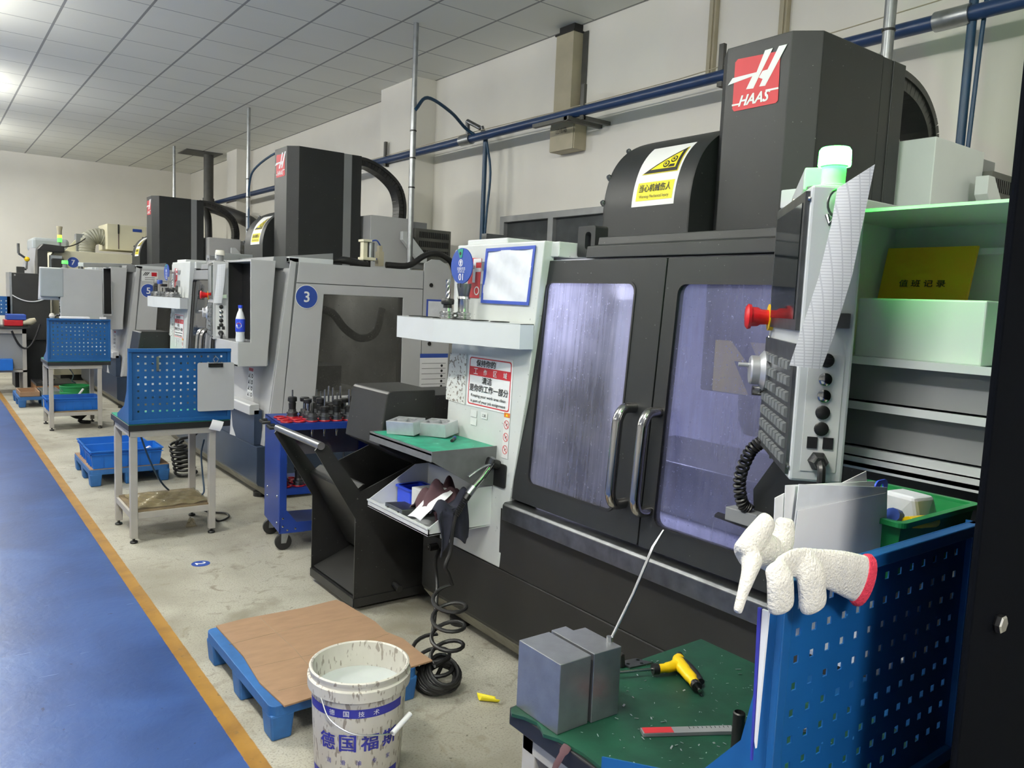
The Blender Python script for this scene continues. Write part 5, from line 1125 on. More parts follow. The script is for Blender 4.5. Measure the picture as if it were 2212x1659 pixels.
for pts_ in ([(0.99, 3.18), (1.3, 3.20), (1.59, 3.17)], [(1.0, 2.93), (1.25, 2.915), (1.6, 2.93)], [(1.18, 2.60), (1.20, 3.0), (1.19, 3.39)], [(1.40, 2.62), (1.42, 2.8)], [(1.02, 2.70), (1.5, 2.69)]):
    mb.tube([(x, y, 0.1415) for x, y in pts_], 0.0012, 5)
mb.build('crease', DIRTW, o)
o = MB().plate([(1.05, 6.89), (1.64, 6.89), (1.64, 7.66), (1.05, 7.66)], lambda a, b: (a, b, 0.136), (0, 0, 0.005)).build('cardboard_sheet', CARD); tag(o, 'brown cardboard sheet under the two blue crates', 'cardboard')
def crate(x0, y0, z0, w_, d, h, lab, rz=0.0):
    e = thing('plastic_crate', lab, 'crate', (x0, y0, z0), rz, 'blue plastic crates')
    sh = 0.018; mb = MB()
    def wall(p, q, n):
        pass
    o1, o2 = [(sh, sh), (w_ - sh, sh), (w_ - sh, d - sh), (sh, d - sh)], [(0, 0), (w_, 0), (w_, d), (0, d)]
    i1, i2 = [(sh + .005, sh + .005), (w_ - sh - .005, sh + .005), (w_ - sh - .005, d - sh - .005), (sh + .005, d - sh - .005)], [(.005, .005), (w_ - .005, .005), (w_ - .005, d - .005), (.005, d - .005)]
    for k in range(4):
        n = (k + 1) % 4
        mb.hexa([o1[k] + (0,), o1[n] + (0,), i1[n] + (0,), i1[k] + (0,), o2[k] + (h,), o2[n] + (h,), i2[n] + (h,), i2[k] + (h,)])
    mb.box(sh, w_ - sh, sh, d - sh, 0, 0.006)
    for k in range(1, 6): mb.box(w_ * k / 6 - 0.003, w_ * k / 6 + 0.003, 0.004, sh - 0.001, 0.012, h - 0.03)
    for k in range(1, 4): mb.box(0.004, sh - 0.001, d * k / 4 - 0.003, d * k / 4 + 0.003, 0.012, h - 0.03)
    mb.build('body', CRATE, e, local=True)
    MB().plate([rrect(-0.012, w_ + 0.012, -0.012, d + 0.012, 0.02), rrect(0.004, w_ - 0.004, 0.004, d - 0.004, 0.012)[::-1]], lambda a, b: (a, b, h - 0.008), (0, 0, 0.008)).box(-0.006, w_ + 0.006, -0.006, 0.004, h - 0.032, h - 0.026).box(-0.006, 0.004, -0.006, d + 0.006, h - 0.032, h - 0.026).build('rim', CRATE, e, local=True)
    return e
crate(1.055, 6.88, 0.142, 0.53, 0.32, 0.145, 'nearer blue crate on the pallet behind the clipboard bench')
crate(1.06, 7.23, 0.142, 0.47, 0.32, 0.145, 'rear blue crate on the pallet behind the clipboard bench')
crate(1.085, 9.815, 0.206, 0.52, 0.36, 0.14, 'blue crate on the lower shelf of the farther workbench')
for x, y, lab in ((1.38, 7.0, 'white crumpled part in the middle of the nearer blue crate'), (1.50, 7.04, 'white crumpled part at the right end of the nearer blue crate')):
    o = MB().tube(smooth_path([(x - 0.03, y, 0.20), (x, y + 0.03, 0.235), (x + 0.03, y + 0.06, 0.25), (x + 0.045, y + 0.08, 0.235)], 4), 0.014, 8).build('white_wrapping', PAPER); tag(o, lab, 'wrapping')
# open trays on the far pallet
for x, y, mat, lab in ((1.0, 11.74, CARD, 'shallow tan tray on the far blue pallet, at its left end'), (1.24, 11.74, GALV, 'shallow grey tray on the far blue pallet beside the tan one')):
    mb = MB().plate([[(x, y), (x + 0.22, y), (x + 0.22, y + 0.5), (x, y + 0.5)], [(x + .01, y + .01), (x + .01, y + .49), (x + .21, y + .49), (x + .21, y + .01)]], lambda a, b: (a, b, 0.137), (0, 0, 0.06)).box(x, x + 0.22, y, y + 0.5, 0.136, 0.141)
    tag(mb.build('open_tray', mat), lab, 'tray')
# green bucket behind the farther bench
e = thing('green_bucket', 'green plastic bucket behind the blue crate on the farther bench', 'bucket', (1.56, 11.3, 0))
MB().lathe([(0, 0.0), (0.15, 0.0), (0.165, 0.22), (0.172, 0.225), (0.172, 0.24), (0.166, 0.245), (0.17, 0.30), (0.176, 0.305), (0.176, 0.32), (0.17, 0.322), (0.165, 0.01), (0, 0.01)], (1.56, 11.3, 0), 28).build('body', GREENP, e)
MB().tube(catenary((1.40, 11.22, 0.28), (1.70, 11.2, 0.28), 0.14), 0.004, 6).build('bail', CHROME, e)
o = MB().tube([(1.50, 11.1, 0.12), (1.62, 11.06, 0.30)], 0.012, 8).build('white_rod', PAPER); tag(o, 'white rod leaning against the green bucket', 'rod')

# big white bucket in the foreground
BX, BYY = 1.153, 2.31
e = thing('bucket', 'dirty white bucket with blue lettering and milky liquid, in the foreground', 'bucket', (BX, BYY, 0))
MB().lathe([(0, 0), (0.139, 0.0), (0.143, 0.006), (0.158, 0.315), (0.170, 0.318), (0.171, 0.352), (0.163, 0.356), (0.163, 0.366), (0.166, 0.372), (0.166, 0.379), (0.160, 0.382), (0.155, 0.378), (0.153, 0.30), (0.137, 0.01), (0, 0.01)], (BX, BYY, 0), 56).build('body', BUCKW, e)
MB().lathe([(0, 0.292), (0.1525, 0.292)], (BX, BYY, 0), 40).build('liquid', LIQUID, e)
view = math.atan2(-BYY, -BX)
def bmap(a, z, off=0.0007): 
    r = 0.143 + 0.015 * (z - 0.006) / 0.309 + off; th = view + a / 0.152
    return Vector((BX + r * math.cos(th), BYY + r * math.sin(th), z))
mb = MB()
for z0_, z1_ in ((0.262, 0.292), (0.032, 0.058)):
    mb.sheet(lambda i, j: bmap(-0.20 + 0.36 * i, z0_ + (z1_ - z0_) * j + (0.0)), 40, 2, 0)
for k, c in enumerate('德国技术'): write(mb, c, lambda a, b: bmap(a, b, 0.0016), -0.085 + 0.047 * k, 0.277, None, 0.019, 1)
for k, c in enumerate('德国福斯'): write(mb, c, lambda a, b: bmap(a, b, 0.0012), -0.105 + 0.072 * k, 0.175, None, 0.056, 0, bold=0.03)
for k, c in enumerate('润滑油专家'): write(mb, c, lambda a, b: bmap(a, b, 0.0012), -0.10 + 0.052 * k, 0.108, None, 0.017, 0)
mb.build('print', [BKINK, WINK], e)
ba, bb_ = bmap(-0.11, 0.318, 0.012), bmap(0.20, 0.30, 0.01)
bl = smooth_path([bmap(-0.118, 0.320, 0.012), bmap(-0.075, 0.268, 0.03), bmap(-0.01, 0.235, 0.045), bmap(0.06, 0.222, 0.05), bmap(0.085, 0.220, 0.055)], 6)
MB().tube(bl, 0.0026, 8).build('bail', STEEL, e)
MB().tube([bmap(0.083, 0.219, 0.055), bmap(0.150, 0.244, 0.045)], 0.009, 12).build('bail_grip', PAPER, e)
o = MB().sheet(lambda a, b: (1.76 + 0.055 * a, 2.46 - 0.05 * a + 0.035 * (b - 0.5), 0.004 + 0.025 * (2 * b - 1) ** 2 * (1 - 0.4 * a)), 8, 8).build('yellow_scrap', YELS, solid=0.002); tag(o, 'curled yellow scrap on the floor beside the hose coil', 'scrap')
mb = MB(); F = face((1.281, 4.652, 0.0008), (0, -1, 0), (1, 0, 0), (0, 0, 1))
layer(mb, F, 0, circ(0, 0, 0.052, 30), 0); write(mb, '2', F(2), 0, 0, None, 0.055, 1, bold=0.03); o = mb.build('floor_marker', [BLUES, WINK]); tag(o, 'round blue floor marker with the number 2', 'marker')
# black coil of hose beside the crate pallet
o = MB().tube(smooth_path([(1.98, 7.05, 0.42), (1.86, 7.0, 0.34), (1.74, 6.95, 0.33), (1.72, 6.98, 0.28)], 6) + helix((1.74, 7.04, 0.28), (1.80, 6.98, 0.02), 0.06, 0.085, 7, 18, 0.4), 0.012, 8).build('coiled_hose', RUBBER); tag(o, 'black hose coil on the floor beside the crate pallet', 'hose')

# ------------------------------------------------------------------ things on the nearest bench
BZ = 0.761
e = thing('aluminium_block', 'grey aluminium block, nearer half of the pair on the green mat', 'metal block', (1.03, 1.16, BZ))
MB().plate([(0.977, 1.099), (1.058, 1.099), (1.058, 1.232), (0.977, 1.232)], lambda a, b: (a, b, BZ), (0, 0, 0.144)).build('body', ALUM, e, bevel=0.0015)
e = thing('aluminium_block', 'grey aluminium block, right half of the pair beside the steel rod', 'metal block', (1.10, 1.16, BZ))
MB().plate([(1.064, 1.096), (1.137, 1.093), (1.137, 1.205), (1.105, 1.207), (1.105, 1.232), (1.064, 1.232)], lambda a, b: (a, b, BZ), (0, 0, 0.146)).build('body', ALUM, e, bevel=0.0015)
e = thing('steel_rod', 'slim bent steel rod standing up behind the grey blocks', 'rod', (1.135, 1.15, BZ))
MB().tube([(1.135, 1.125, BZ + 0.146), (1.19, 1.12, 1.0), (1.232, 1.12, 1.075), (1.242, 1.12, 1.093), (1.272, 1.12, 1.126)], [0.0035, 0.0035, 0.0035, 0.0034, 0.002], 10).build('rod', STEEL, e)
MB().cyl((1.133, 1.125, BZ + 0.144), 0.007, 0.012, 12).build('nut', STEEL, e)
e = thing('hex_driver', 'yellow and black pistol-grip hex driver lying on the green mat', 'driver', (1.38, 1.16, BZ))
z = BZ + 0.016
MB().tube([(1.215, 1.215, z), (1.327, 1.172, z)], 0.0035, 10).build('shaft', CHROME, e)
mb = MB().tube(smooth_path([(1.335, 1.168, z), (1.36, 1.160, z), (1.385, 1.158, z)], 4), [0.011] * 4 + [0.013] * 4 + [0.015], 12, flat=0.9)
mb.tube(smooth_path([(1.430, 1.180, z), (1.41, 1.172, z), (1.388, 1.135, z), (1.368, 1.095, z), (1.352, 1.070, z)], 4), [0.008] + [0.013] * 4 + [0.0165] * 4 + [0.015] * 4 + [0.012] * 4, 12, flat=0.85); mb.build('grip', YELP, e)
MB().tube([(1.325, 1.173, z), (1.338, 1.167, z)], 0.0125, 12).tube([(1.354, 1.073, z), (1.346, 1.060, z)], 0.0115, 12).tube([(1.428, 1.180, z), (1.435, 1.190, z)], 0.009, 12).tube(smooth_path([(1.415, 1.165, z + 0.003), (1.400, 1.120, z + 0.002), (1.372, 1.072, z)], 5), 0.0095, 10, flat=0.8).build('black_trim', BLACK, e)
MB().tube([(1.346, 1.060, z), (1.338, 1.046, z)], 0.004, 6).build('bit', CHROME, e)
o = MB().plate([[(1.301, 1.262), (1.306, 1.225), (1.373, 1.214), (1.353, 1.252)]] + [circ(x, y, 0.0045, 10)[::-1] for x, y in ((1.315, 1.24), (1.345, 1.225), (1.35, 1.242))], lambda a, b: (a, b, BZ), (0, 0, 0.004)).build('steel_plate', DSTEEL); tag(o, 'small drilled steel plate on the green mat behind the blocks', 'plate')
o = MB().hexa([(1.29, 1.235, BZ), (1.303, 1.235, BZ), (1.303, 1.25, BZ), (1.29, 1.25, BZ), (1.285, 1.235, BZ + 0.035), (1.298, 1.235, BZ + 0.035), (1.298, 1.25, BZ + 0.035), (1.285, 1.25, BZ + 0.035)]).build('black_clip', BLACK, bevel=0.004); tag(o, 'small upright black clip at the right of the grey blocks', 'clip')
e = thing('steel_rule', 'steel rule with a red end lying near the blue pegboard', 'ruler', (1.22, 0.96, BZ))
ra, rb = Vector((1.122, 1.011, BZ)), Vector((1.43, 0.835, BZ)); d = (rb - ra).normalized(); nn = Vector((-d.y, d.x, 0))
MB().obox((ra + rb) / 2 + Vector((0, 0, 0.004)), d, nn, (0, 0, 1), (rb - ra).length, 0.022, 0.007).build('blade', MGREY, e)
c = ra + d * 0.045 + Vector((0, 0, 0.0078)); MB().obox(c - d * 0.012, d, nn, (0, 0, 1), 0.060, 0.020, 0.001).build('red_end', REDS, e)
mb = MB()
for k in range(24): mb.obox(ra + d * (0.10 + k * 0.009) + nn * 0.006 + Vector((0, 0, 0.0077)), d, nn, (0, 0, 1), 0.0012, 0.008 if k % 5 == 0 else 0.005, 0.0006)
mb.build('graduations', INK, e)
e = thing('black_post', 'short black tube standing on the bench mat before the pegboard', 'post', (1.222, 0.86, BZ))
MB().lathe([(0, 0), (0.0115, 0), (0.0115, 0.085), (0.009, 0.087), (0.009, 0.06), (0, 0.06)], (1.222, 0.86, BZ), 18).build('tube', BLACK, e)
MB().tube([(1.222, 0.86, BZ + 0.06), (1.29, 0.82, BZ + 0.062)], 0.006, 8).build('side_pin', BLACK, e)
mb = MB(); rnd = random.Random(3)
for k in range(200):
    x, y = 0.985 + rnd.random() * 0.58, 0.70 + rnd.random() * 0.53
    if 0.965 < x < 1.145 and y > 1.085: continue
    a = rnd.random() * PI; s = 0.0011 + 0.0026 * rnd.random() ** 2
    mb.obox((x, y, BZ + 0.001), (math.cos(a), math.sin(a), rnd.uniform(-.3, .3)), (-math.sin(a), math.cos(a), 0.3), (0, 0, 1), s * rnd.uniform(1.5, 4), s, 0.0006)
o = mb.build('metal_chips', ALU); tag(o, 'fine silver metal chips scattered over the green bench mat', 'chips', kind='stuff')
o = MB().tube(smooth_path([(0.985, 1.07, 0.757), (0.962, 1.06, 0.752), (0.945, 1.062, 0.728), (0.935, 1.075, 0.690)], 5), [0.010] * 6 + [0.007] * 5 + [0.005] * 4 + [0.002], 8, flat=0.3).build('torn_strip', MAROON); tag(o, 'torn strip of backing dangling from the green mat corner', 'strip')
e = thing('document_holder', 'clear tray clipped behind the pegboard holding papers and sleeve', 'holder', (1.26, 0.69, 1.04))
MB().box(1.17, 1.45, 0.637, 0.775, 1.040, 1.046).box(1.17, 1.45, 0.637, 0.641, 1.046, 1.12).build('tray', SLEEVE, e)
# papers, sleeve, blue tag and green bin behind the pegboard
def paper_sheet(name, mat, y, pts, lab, cat='paper', sol=0.001):
    mb = MB().plate(pts, lambda a, b: (a, y + 0.35 * (1.30 - b) * 0.12, b), (0, 0.0012, 0)); o = mb.build(name, mat); tag(o, lab, cat); return o
paper_sheet('paper_sheet', PAPER, 0.715, [(1.066, 1.313), (1.09, 1.318), (1.16, 1.05), (1.10, 1.05)], 'leftmost tilted white paper behind the glove', 'paper')
paper_sheet('paper_sheet', PAPER, 0.712, [(1.086, 1.332), (1.36, 1.31), (1.36, 1.05), (1.12, 1.05)], 'white paper sheet directly behind the clear sleeve on the pegboard')
paper_sheet('paper_sheet', PAPER, 0.722, [(1.20, 1.302), (1.345, 1.328), (1.375, 1.24), (1.22, 1.20)], 'tilted white paper with its corner rising above the clear sleeve')
paper_sheet('plastic_sleeve', SLEEVE, 0.704, [(1.110, 1.333), (1.392, 1.297), (1.435, 1.10), (1.425, 1.05), (1.110, 1.05)], 'milky plastic document sleeve standing behind the nearest pegboard', 'sleeve')
paper_sheet('paper_sheet', PAPER, 0.7015, [(1.112, 1.290), (1.385, 1.288), (1.425, 1.11), (1.41, 1.05), (1.112, 1.05)], 'white page inside the front of the plastic sleeve')
o = MB().plate([rrect(1.40, 1.445, 1.20, 1.30, 0.012), circ(1.424, 1.287, 0.006, 12)[::-1]], lambda a, b: (a + 0.1 * (b - 1.2), 0.735, b), (0, 0.003, 0)).build('blue_tag', BINB); tag(o, 'blue plastic tag with a hole behind the document sleeve', 'tag')
e = thing('green_bin', 'open green plastic bin behind the right part of the pegboard', 'bin', (1.50, 0.76, 1.10))
o1 = [(1.40, 0.685), (1.66, 0.685), (1.66, 0.88), (1.40, 0.88)]; o2 = [(1.385, 0.67), (1.675, 0.67), (1.675, 0.895), (1.385, 0.895)]
mb = MB(); ins = lambda l, t: [(l[0][0] + t, l[0][1] + t), (l[1][0] - t, l[1][1] + t), (l[2][0] - t, l[2][1] - t), (l[3][0] + t, l[3][1] - t)]
i1, i2 = ins(o1, .004), ins(o2, .004)
for k in range(4):
    n = (k + 1) % 4; mb.hexa([o1[k] + (1.10,), o1[n] + (1.10,), i1[n] + (1.10,), i1[k] + (1.10,), o2[k] + (1.235,), o2[n] + (1.235,), i2[n] + (1.235,), i2[k] + (1.235,)])
mb.box(1.40, 1.66, 0.685, 0.88, 1.10, 1.106).build('body', GREENP, e)
MB().plate([rrect(1.375, 1.685, 0.66, 0.905, 0.015), rrect(1.388, 1.672, 0.673, 0.892, 0.01)[::-1]], lambda a, b: (a, b, 1.232), (0, 0, 0.010)).build('rim', GREENP, e, bevel=0.002)
for x in (1.44, 1.54): MB().box(x, x + 0.012, 0.637, 0.684, 1.17, 1.182).box(x, x + 0.012, 0.637, 0.641, 1.12, 1.2).build('hanger', STEEL, e)
o = MB().hexa([(1.53, 0.70, 1.18), (1.62, 0.70, 1.18), (1.62, 0.78, 1.18), (1.53, 0.78, 1.18), (1.51, 0.71, 1.262), (1.57, 0.70, 1.262), (1.58, 0.77, 1.262), (1.52, 0.78, 1.262)]).build('clear_pack', SLEEVE, bevel=0.008); tag(o, 'frosted plastic pack in the green bin', 'pack')
o = MB().tube([(1.43, 0.68, 1.232), (1.52, 0.675, 1.225)], 0.012, 12).build('yellow_tool_handle', YELP); tag(o, 'yellow tool handle lying in the green bin', 'tool')
o = MB().tube([(1.41, 0.70, 1.245), (1.47, 0.72, 1.23)], 0.013, 10).build('blue_tool_handle', BLUES); tag(o, 'blue tool handle lying in the green bin', 'tool')
MB()

# knitted gloves over the pegboard corner
def glove(lab, chains, cuff, cap=0.5, group='knitted work gloves'):
    mb = MB()
    for pts, rad, fl in chains:
        sp_ = smooth_path(pts, 5); n = len(sp_); rr = []
        for i in range(n):
            t = i / (n - 1) * (len(rad) - 1); k = min(int(t), len(rad) - 2); rr.append(rad[k] + (rad[k + 1] - rad[k]) * (t - k))
        d0, d1 = (sp_[0] - sp_[1]).normalized(), (sp_[-1] - sp_[-2]).normalized()
        P = [sp_[0] + d0 * rr[0] * 0.35, sp_[0] + d0 * rr[0] * 0.2] + sp_ + [sp_[-1] + d1 * rr[-1] * 0.32, sp_[-1] + d1 * rr[-1] * 0.5]
        R = [rr[0] * 0.6, rr[0] * 0.9] + rr + [rr[-1] * 0.9, rr[-1] * 0.6]
        mb.tube(P, R, 18, flat=fl, thin=(0, 1, 0))
    o = mb.build('work_glove', GLOVE)
    md = o.modifiers.new('join', 'REMESH'); md.mode = 'VOXEL'; md.voxel_size = 0.0024; md.use_smooth_shade = True
    sm = o.modifiers.new('soften', 'SMOOTH'); sm.iterations = 6; sm.factor = 0.6
    tag(o, lab, 'glove', group)
    if cuff:
        c0, c1, r0, r1, fl = cuff
        MB().tube([c0, Vector(c0).lerp(Vector(c1), 0.5), c1], [r0, r0 * 1.08, r1], 22, caps=True, flat=fl, thin=(0, 1, 0)).build('red_cuff', CUFF, o)
    return o
glove('white knitted glove with a red cuff draped over the pegboard corner, fingers hanging down',
      [([(1.128, 0.600, 1.207), (1.07, 0.601, 1.228), (1.012, 0.604, 1.245), (0.965, 0.606, 1.258), (0.925, 0.604, 1.256)], [0.037, 0.032, 0.026, 0.021, 0.020], 0.34),
       ([(0.908, 0.600, 1.262), (0.912, 0.594, 1.245), (0.915, 0.592, 1.214)], [0.020, 0.025, 0.0255], 0.42),
       ([(0.978, 0.602, 1.258), (0.986, 0.595, 1.238), (0.993, 0.592, 1.200)], [0.021, 0.0275, 0.0275], 0.40)],
      ((1.126, 0.600, 1.2085), (1.146, 0.5995, 1.1995), 0.0385, 0.0395, 0.36), 0.5)
glove('white knitted glove bunched behind the red-cuffed one, two fingers pointing up',
      [([(0.985, 0.652, 1.250), (0.945, 0.652, 1.268), (0.912, 0.650, 1.270)], [0.026, 0.026, 0.022], 0.6),
       ([(0.905, 0.648, 1.268), (0.930, 0.650, 1.285), (0.956, 0.652, 1.304)], [0.022, 0.0215, 0.0175], 0.7),
       ([(0.995, 0.652, 1.258), (1.003, 0.654, 1.275), (1.008, 0.656, 1.294)], [0.021, 0.021, 0.018], 0.7),
       ([(0.912, 0.640, 1.262), (0.890, 0.628, 1.248), (0.872, 0.622, 1.228), (0.858, 0.618, 1.207)], [0.018, 0.0125, 0.009, 0.0075], 0.8)], None, 0.6)
# folder edge hanging on the left flange
o = MB().plate([(0.637, 1.178), (0.648, 1.178), (0.644, 0.98), (0.641, 0.97)], lambda a, b: (0.956, a, b), (0.004, 0, 0)).build('white_folder', PAPER); tag(o, 'white folder hanging at the left edge of the nearest pegboard', 'folder')
o = MB().plate([(0.6485, 1.179), (0.654, 1.179), (0.647, 0.95), (0.6445, 0.95)], lambda a, b: (0.954, a, b), (0.004, 0, 0)).build('blue_folder', BKINK); tag(o, 'blue folder edge beside the white folder on the nearest pegboard', 'folder')

# dark machine post at the right edge
e = thing('machine_post', 'dark steel machine post with a hex bolt at the right edge', 'post', (1.30, 0.45, 0))
MB().box(1.130, 2.4, 0.440, 0.450, 0, 2.5).box(1.45, 2.4, 0.45, 0.50, 0, 2.5).build('post_body', M('near_black_blue_paint', (7, 9, 14), 0.9, spec=0.04, var=0.1, scale=4), e, bevel=0.004)
MB().lathe([(0, 0), (0.0125, 0), (0.0135, 0.003), (0.0135, 0.009), (0.011, 0.011), (0, 0.011)], (1.211, 0.4395, 1.178), 6, axis=(0, -1, 0), smooth=False).build('hex_bolt', STEEL, e)

# drink bottle on the ledge of the second machine's shelf
e = thing('drink_bottle', 'plastic cola bottle with a blue label on the grey machine ledge', 'bottle', (1.92, 5.95, 1.224))
GLS = M('dark_bottle', (48, 40, 38), 0.08, var=0.05)
BX_, BY_, BZ_ = 1.915, 5.93, 1.225
MB().lathe([(0, 0), (0.03, 0), (0.034, 0.02), (0.031, 0.06), (0.034, 0.09), (0.034, 0.17), (0.022, 0.215), (0.013, 0.235), (0.013, 0.25), (0, 0.25)], (BX_, BY_, BZ_), 20).build('body', SLEEVE, e)
MB().lathe([(0.0345, 0.075), (0.035, 0.08), (0.035, 0.165), (0.0345, 0.17)], (BX_, BY_, BZ_), 24).build('label', BINB, e)
MB().lathe([(0, 0.25), (0.016, 0.25), (0.016, 0.272), (0, 0.273)], (BX_, BY_, BZ_), 16).build('cap', BINB, e)
th = math.atan2(-BY_, -BX_)
fm = lambda a, b: (BX_ + 0.0356 * math.cos(th + a / 0.035), BY_ + 0.0356 * math.sin(th + a / 0.035), BZ_ + 0.122 + b)
fm2 = lambda a, b: Vector(fm(a, b)) + Vector((-0.0006, -0.0012, 0))
mb = MB()
mb.add([fm(a - .012, b) for a, b in circ(0, 0, 0.022, 24)], [list(range(24))], 0)
mb.add([fm2(a - .012, b) for a, b in [(0.019 * math.cos(math.radians(t)), 0.019 * math.sin(math.radians(t))) for t in range(20, 161, 14)]], [list(range(11))], 1)
mb.add([fm2(a - .012, b) for a, b in [(0.019 * math.cos(math.radians(t)), 0.019 * math.sin(math.radians(t))) for t in range(200, 341, 14)]], [list(range(11))], 2)
mb.build('emblem', [WINK, RED, BLUES], e)
# pneumatic cylinder and tubes on the second machine's roof
e = thing('pneumatic_unit', 'cream and grey pneumatic cylinder on the roof of the machine marked 3', 'cylinder', (2.98, 6.05, 1.84))
MB().box(2.94, 3.06, 6.0, 6.1, 1.90, 1.925).box(2.94, 3.02, 6.0, 6.1, 2.05, 2.07).box(2.95, 2.99, 6.02, 6.08, 1.92, 2.05).build('body', IVORY, e, bevel=0.004)
MB().cyl((3.03, 6.05, 1.925), 0.032, 0.125, 18).build('barrel', GALV, e); MB().cyl((3.0, 6.05, 1.842), 0.03, 0.058, 14).build('neck', BLACK, e)
MB().box(3.09, 3.14, 6.02, 6.08, 1.86, 1.98).box(3.10, 3.13, 6.03, 6.07, 1.98, 2.03).build('valve', TRUNK, e); 
MB().tube(smooth_path([(3.03, 6.05, 2.06), (3.08, 6.04, 2.07), (3.12, 6.05, 2.03)], 5), 0.006, 8).tube(smooth_path([(3.06, 6.05, 1.90), (3.09, 6.05, 1.92)], 3), 0.006, 8).build('air_tube', BLUES, e)
o = MB().tube(smooth_path([(3.15, 6.0, 1.872), (3.35, 5.97, 1.88), (3.5, 5.97, 1.97), (3.64, 5.98, 2.0), (3.78, 6.0, 1.95), (3.86, 6.05, 1.872)], 6), 0.026, 10).build('cable_conduit', RUBBER); tag(o, 'thick black conduit arching over the roof of the machine marked 3', 'conduit')
o = MB().tube(smooth_path([(2.60, 6.02, 1.86), (2.75, 5.99, 1.885), (2.9, 5.98, 1.87), (2.98, 6.0, 1.86)], 6), [0.02] * 6 + [0.03] * 6 + [0.025] * 6 + [0.02], 10).build('black_bundle', RUBBER); tag(o, 'black cloth-wrapped bundle on the roof beside the pneumatic cylinder', 'bundle')
o = MB().plate([(3.46, 1.36), (3.66, 1.36), (3.66, 1.60), (3.46, 1.60)], lambda a, b: (a, 5.834, b), (0, 0.003, 0)).build('document_pocket', POCKB); tag(o, 'blue-edged document pocket on the rear panel of the second machine', 'document pocket')
MB().plate([(3.475, 1.375), (3.645, 1.375), (3.645, 1.585), (3.475, 1.585)], lambda a, b: (a, 5.8335, b), (0, 0.001, 0)).build('sleeve', SLEEVE, o)
e = thing('inspection_chart', 'white chart with a blue heading low on the rear panel', 'chart', (3.55, 5.83, 0.78))
F = face((3.55, 5.834, 0.95), (1, 0, 0), (0, 0, 1), (0, -1, 0)); mb = MB(); layer(mb, F, 0, [(-0.14, -0.18), (0.14, -0.18), (0.14, 0.18), (-0.14, 0.18)], 0); layer(mb, F, 1, [(-0.14, 0.15), (0.14, 0.15), (0.14, 0.185), (-0.14, 0.185)], 1)
for k in range(6): layer(mb, F, 1, [(-0.12, 0.10 - 0.045 * k), (0.12, 0.10 - 0.045 * k), (0.12, 0.103 - 0.045 * k), (-0.12, 0.103 - 0.045 * k)], 2); layer(mb, F, 1, circ(0.08, 0.08 - 0.045 * k, 0.012, 10), 2)
mb.build('sheet', [PAPER, BLUES, INK], e)

# ------------------------------------------------------------------ fourth machine and the far corner
e = thing('machining_center', 'cream machining center with a blue number 7 disc at the far end', 'machine', (1.75, 14.8, 0), 0, 'machining centers along the wall')
MB().plate([(1.74, 0.10), (3.5, 0.10), (3.5, 2.14), (1.86, 2.14)] + [(1.86 - 0.12 * math.sin(t), 2.02 + 0.12 * math.cos(t)) for t in (0.3, 0.7, 1.1, 1.4)] + [(1.74, 2.0)], lambda a, b: (a, 14.8, b), (0, 2.2, 0)).build('enclosure', IVORY, e, bevel=0.01)
MB().box(1.85, 3.4, 14.9, 16.9, 0, 0.10).build('base', BLACK, e)
number_disc(e, '7', 2.045, 14.795, 1.955, 0.085)
MB().box(1.755, 1.759, 14.9, 15.6, 1.0, 1.9).build('door_seam', BLACK, e)
MB().box(1.52, 1.66, 14.62, 15.0, 0.75, 2.12).prism([(1.52, 2.12), (1.60, 2.22), (1.90, 2.20), (1.90, 2.10), (1.66, 2.10)], 'y', 14.62, 15.0).build('arm_housing', CHAR2, e, bevel=0.01)
MB().box(1.70, 1.88, 14.7, 14.79, 1.72, 2.05).build('monitor', PALEB, e, bevel=0.01)
MB().box(1.72, 1.90, 14.66, 14.70, 1.75, 2.0).build('monitor_back', CHAR2, e, bevel=0.02)
MB().lathe([(0, 0), (0.035, 0), (0.03, 0.02), (0.02, 0.03), (0.02, 0.13), (0.036, 0.135), (0, 0.135)], (1.875, 14.95, 2.14), 18).build('beacon_post', MGREY, e)
MB().cyl((1.875, 14.95, 2.275), 0.034, 0.07, 18).build('green_lens', BEACD, e); MB().cyl((1.875, 14.95, 2.345), 0.034, 0.045, 18).build('amber_lens', YELO, e)
MB().lathe([(0, 2.39), (0.034, 2.39), (0.034, 2.46), (0.045, 2.52), (0.042, 2.53), (0.0, 2.47)], (1.875, 14.95, 0), 16).build('beacon_cup', TRUNK, e)
MB().box(2.62, 3.25, 15.2, 16.0, 2.22, 2.66).build('mist_collector', IVORY, e, bevel=0.01)
F = face((3.10, 15.195, 2.58), (1, 0, 0), (0, 0, 1), (0, -1, 0)); mb = MB(); layer(mb, F, 0, rrect(-0.075, 0.075, -0.025, 0.025, 0.005), 0); mb.build('name_plate', [BLUES], e)
MB().box(2.79, 2.81, 15.18, 15.2, 2.5, 2.66).build('latch', BLACK, e); MB().tube([(2.80, 15.19, 2.5), (2.80, 15.19, 2.24)], 0.006, 6).build('cord', MAROON, e)
mb = MB(); sp_ = smooth_path([(2.66, 15.5, 2.42), (2.52, 15.5, 2.45), (2.38, 15.48, 2.38), (2.34, 15.45, 2.24), (2.34, 15.45, 2.12)], 8)
R_ = [0.13 + 0.012 * (i % 2) for i in range(len(sp_))]; mb.tube(sp_, R_, 18); mb.build('flex_duct', DUCTM, e)
MB().box(2.18, 2.30, 15.4, 15.6, 2.14, 2.46).build('duct_stand', MGREY, e); MB().prism([(2.0, 2.14), (2.18, 2.14), (2.18, 2.36)], 'y', 15.45, 15.5).build('stand_gusset', IVORY, e)
MB().box(1.55, 2.1, 15.6, 16.4, 2.14, 2.36).build('roof_cover', PALEB, e, bevel=0.05)
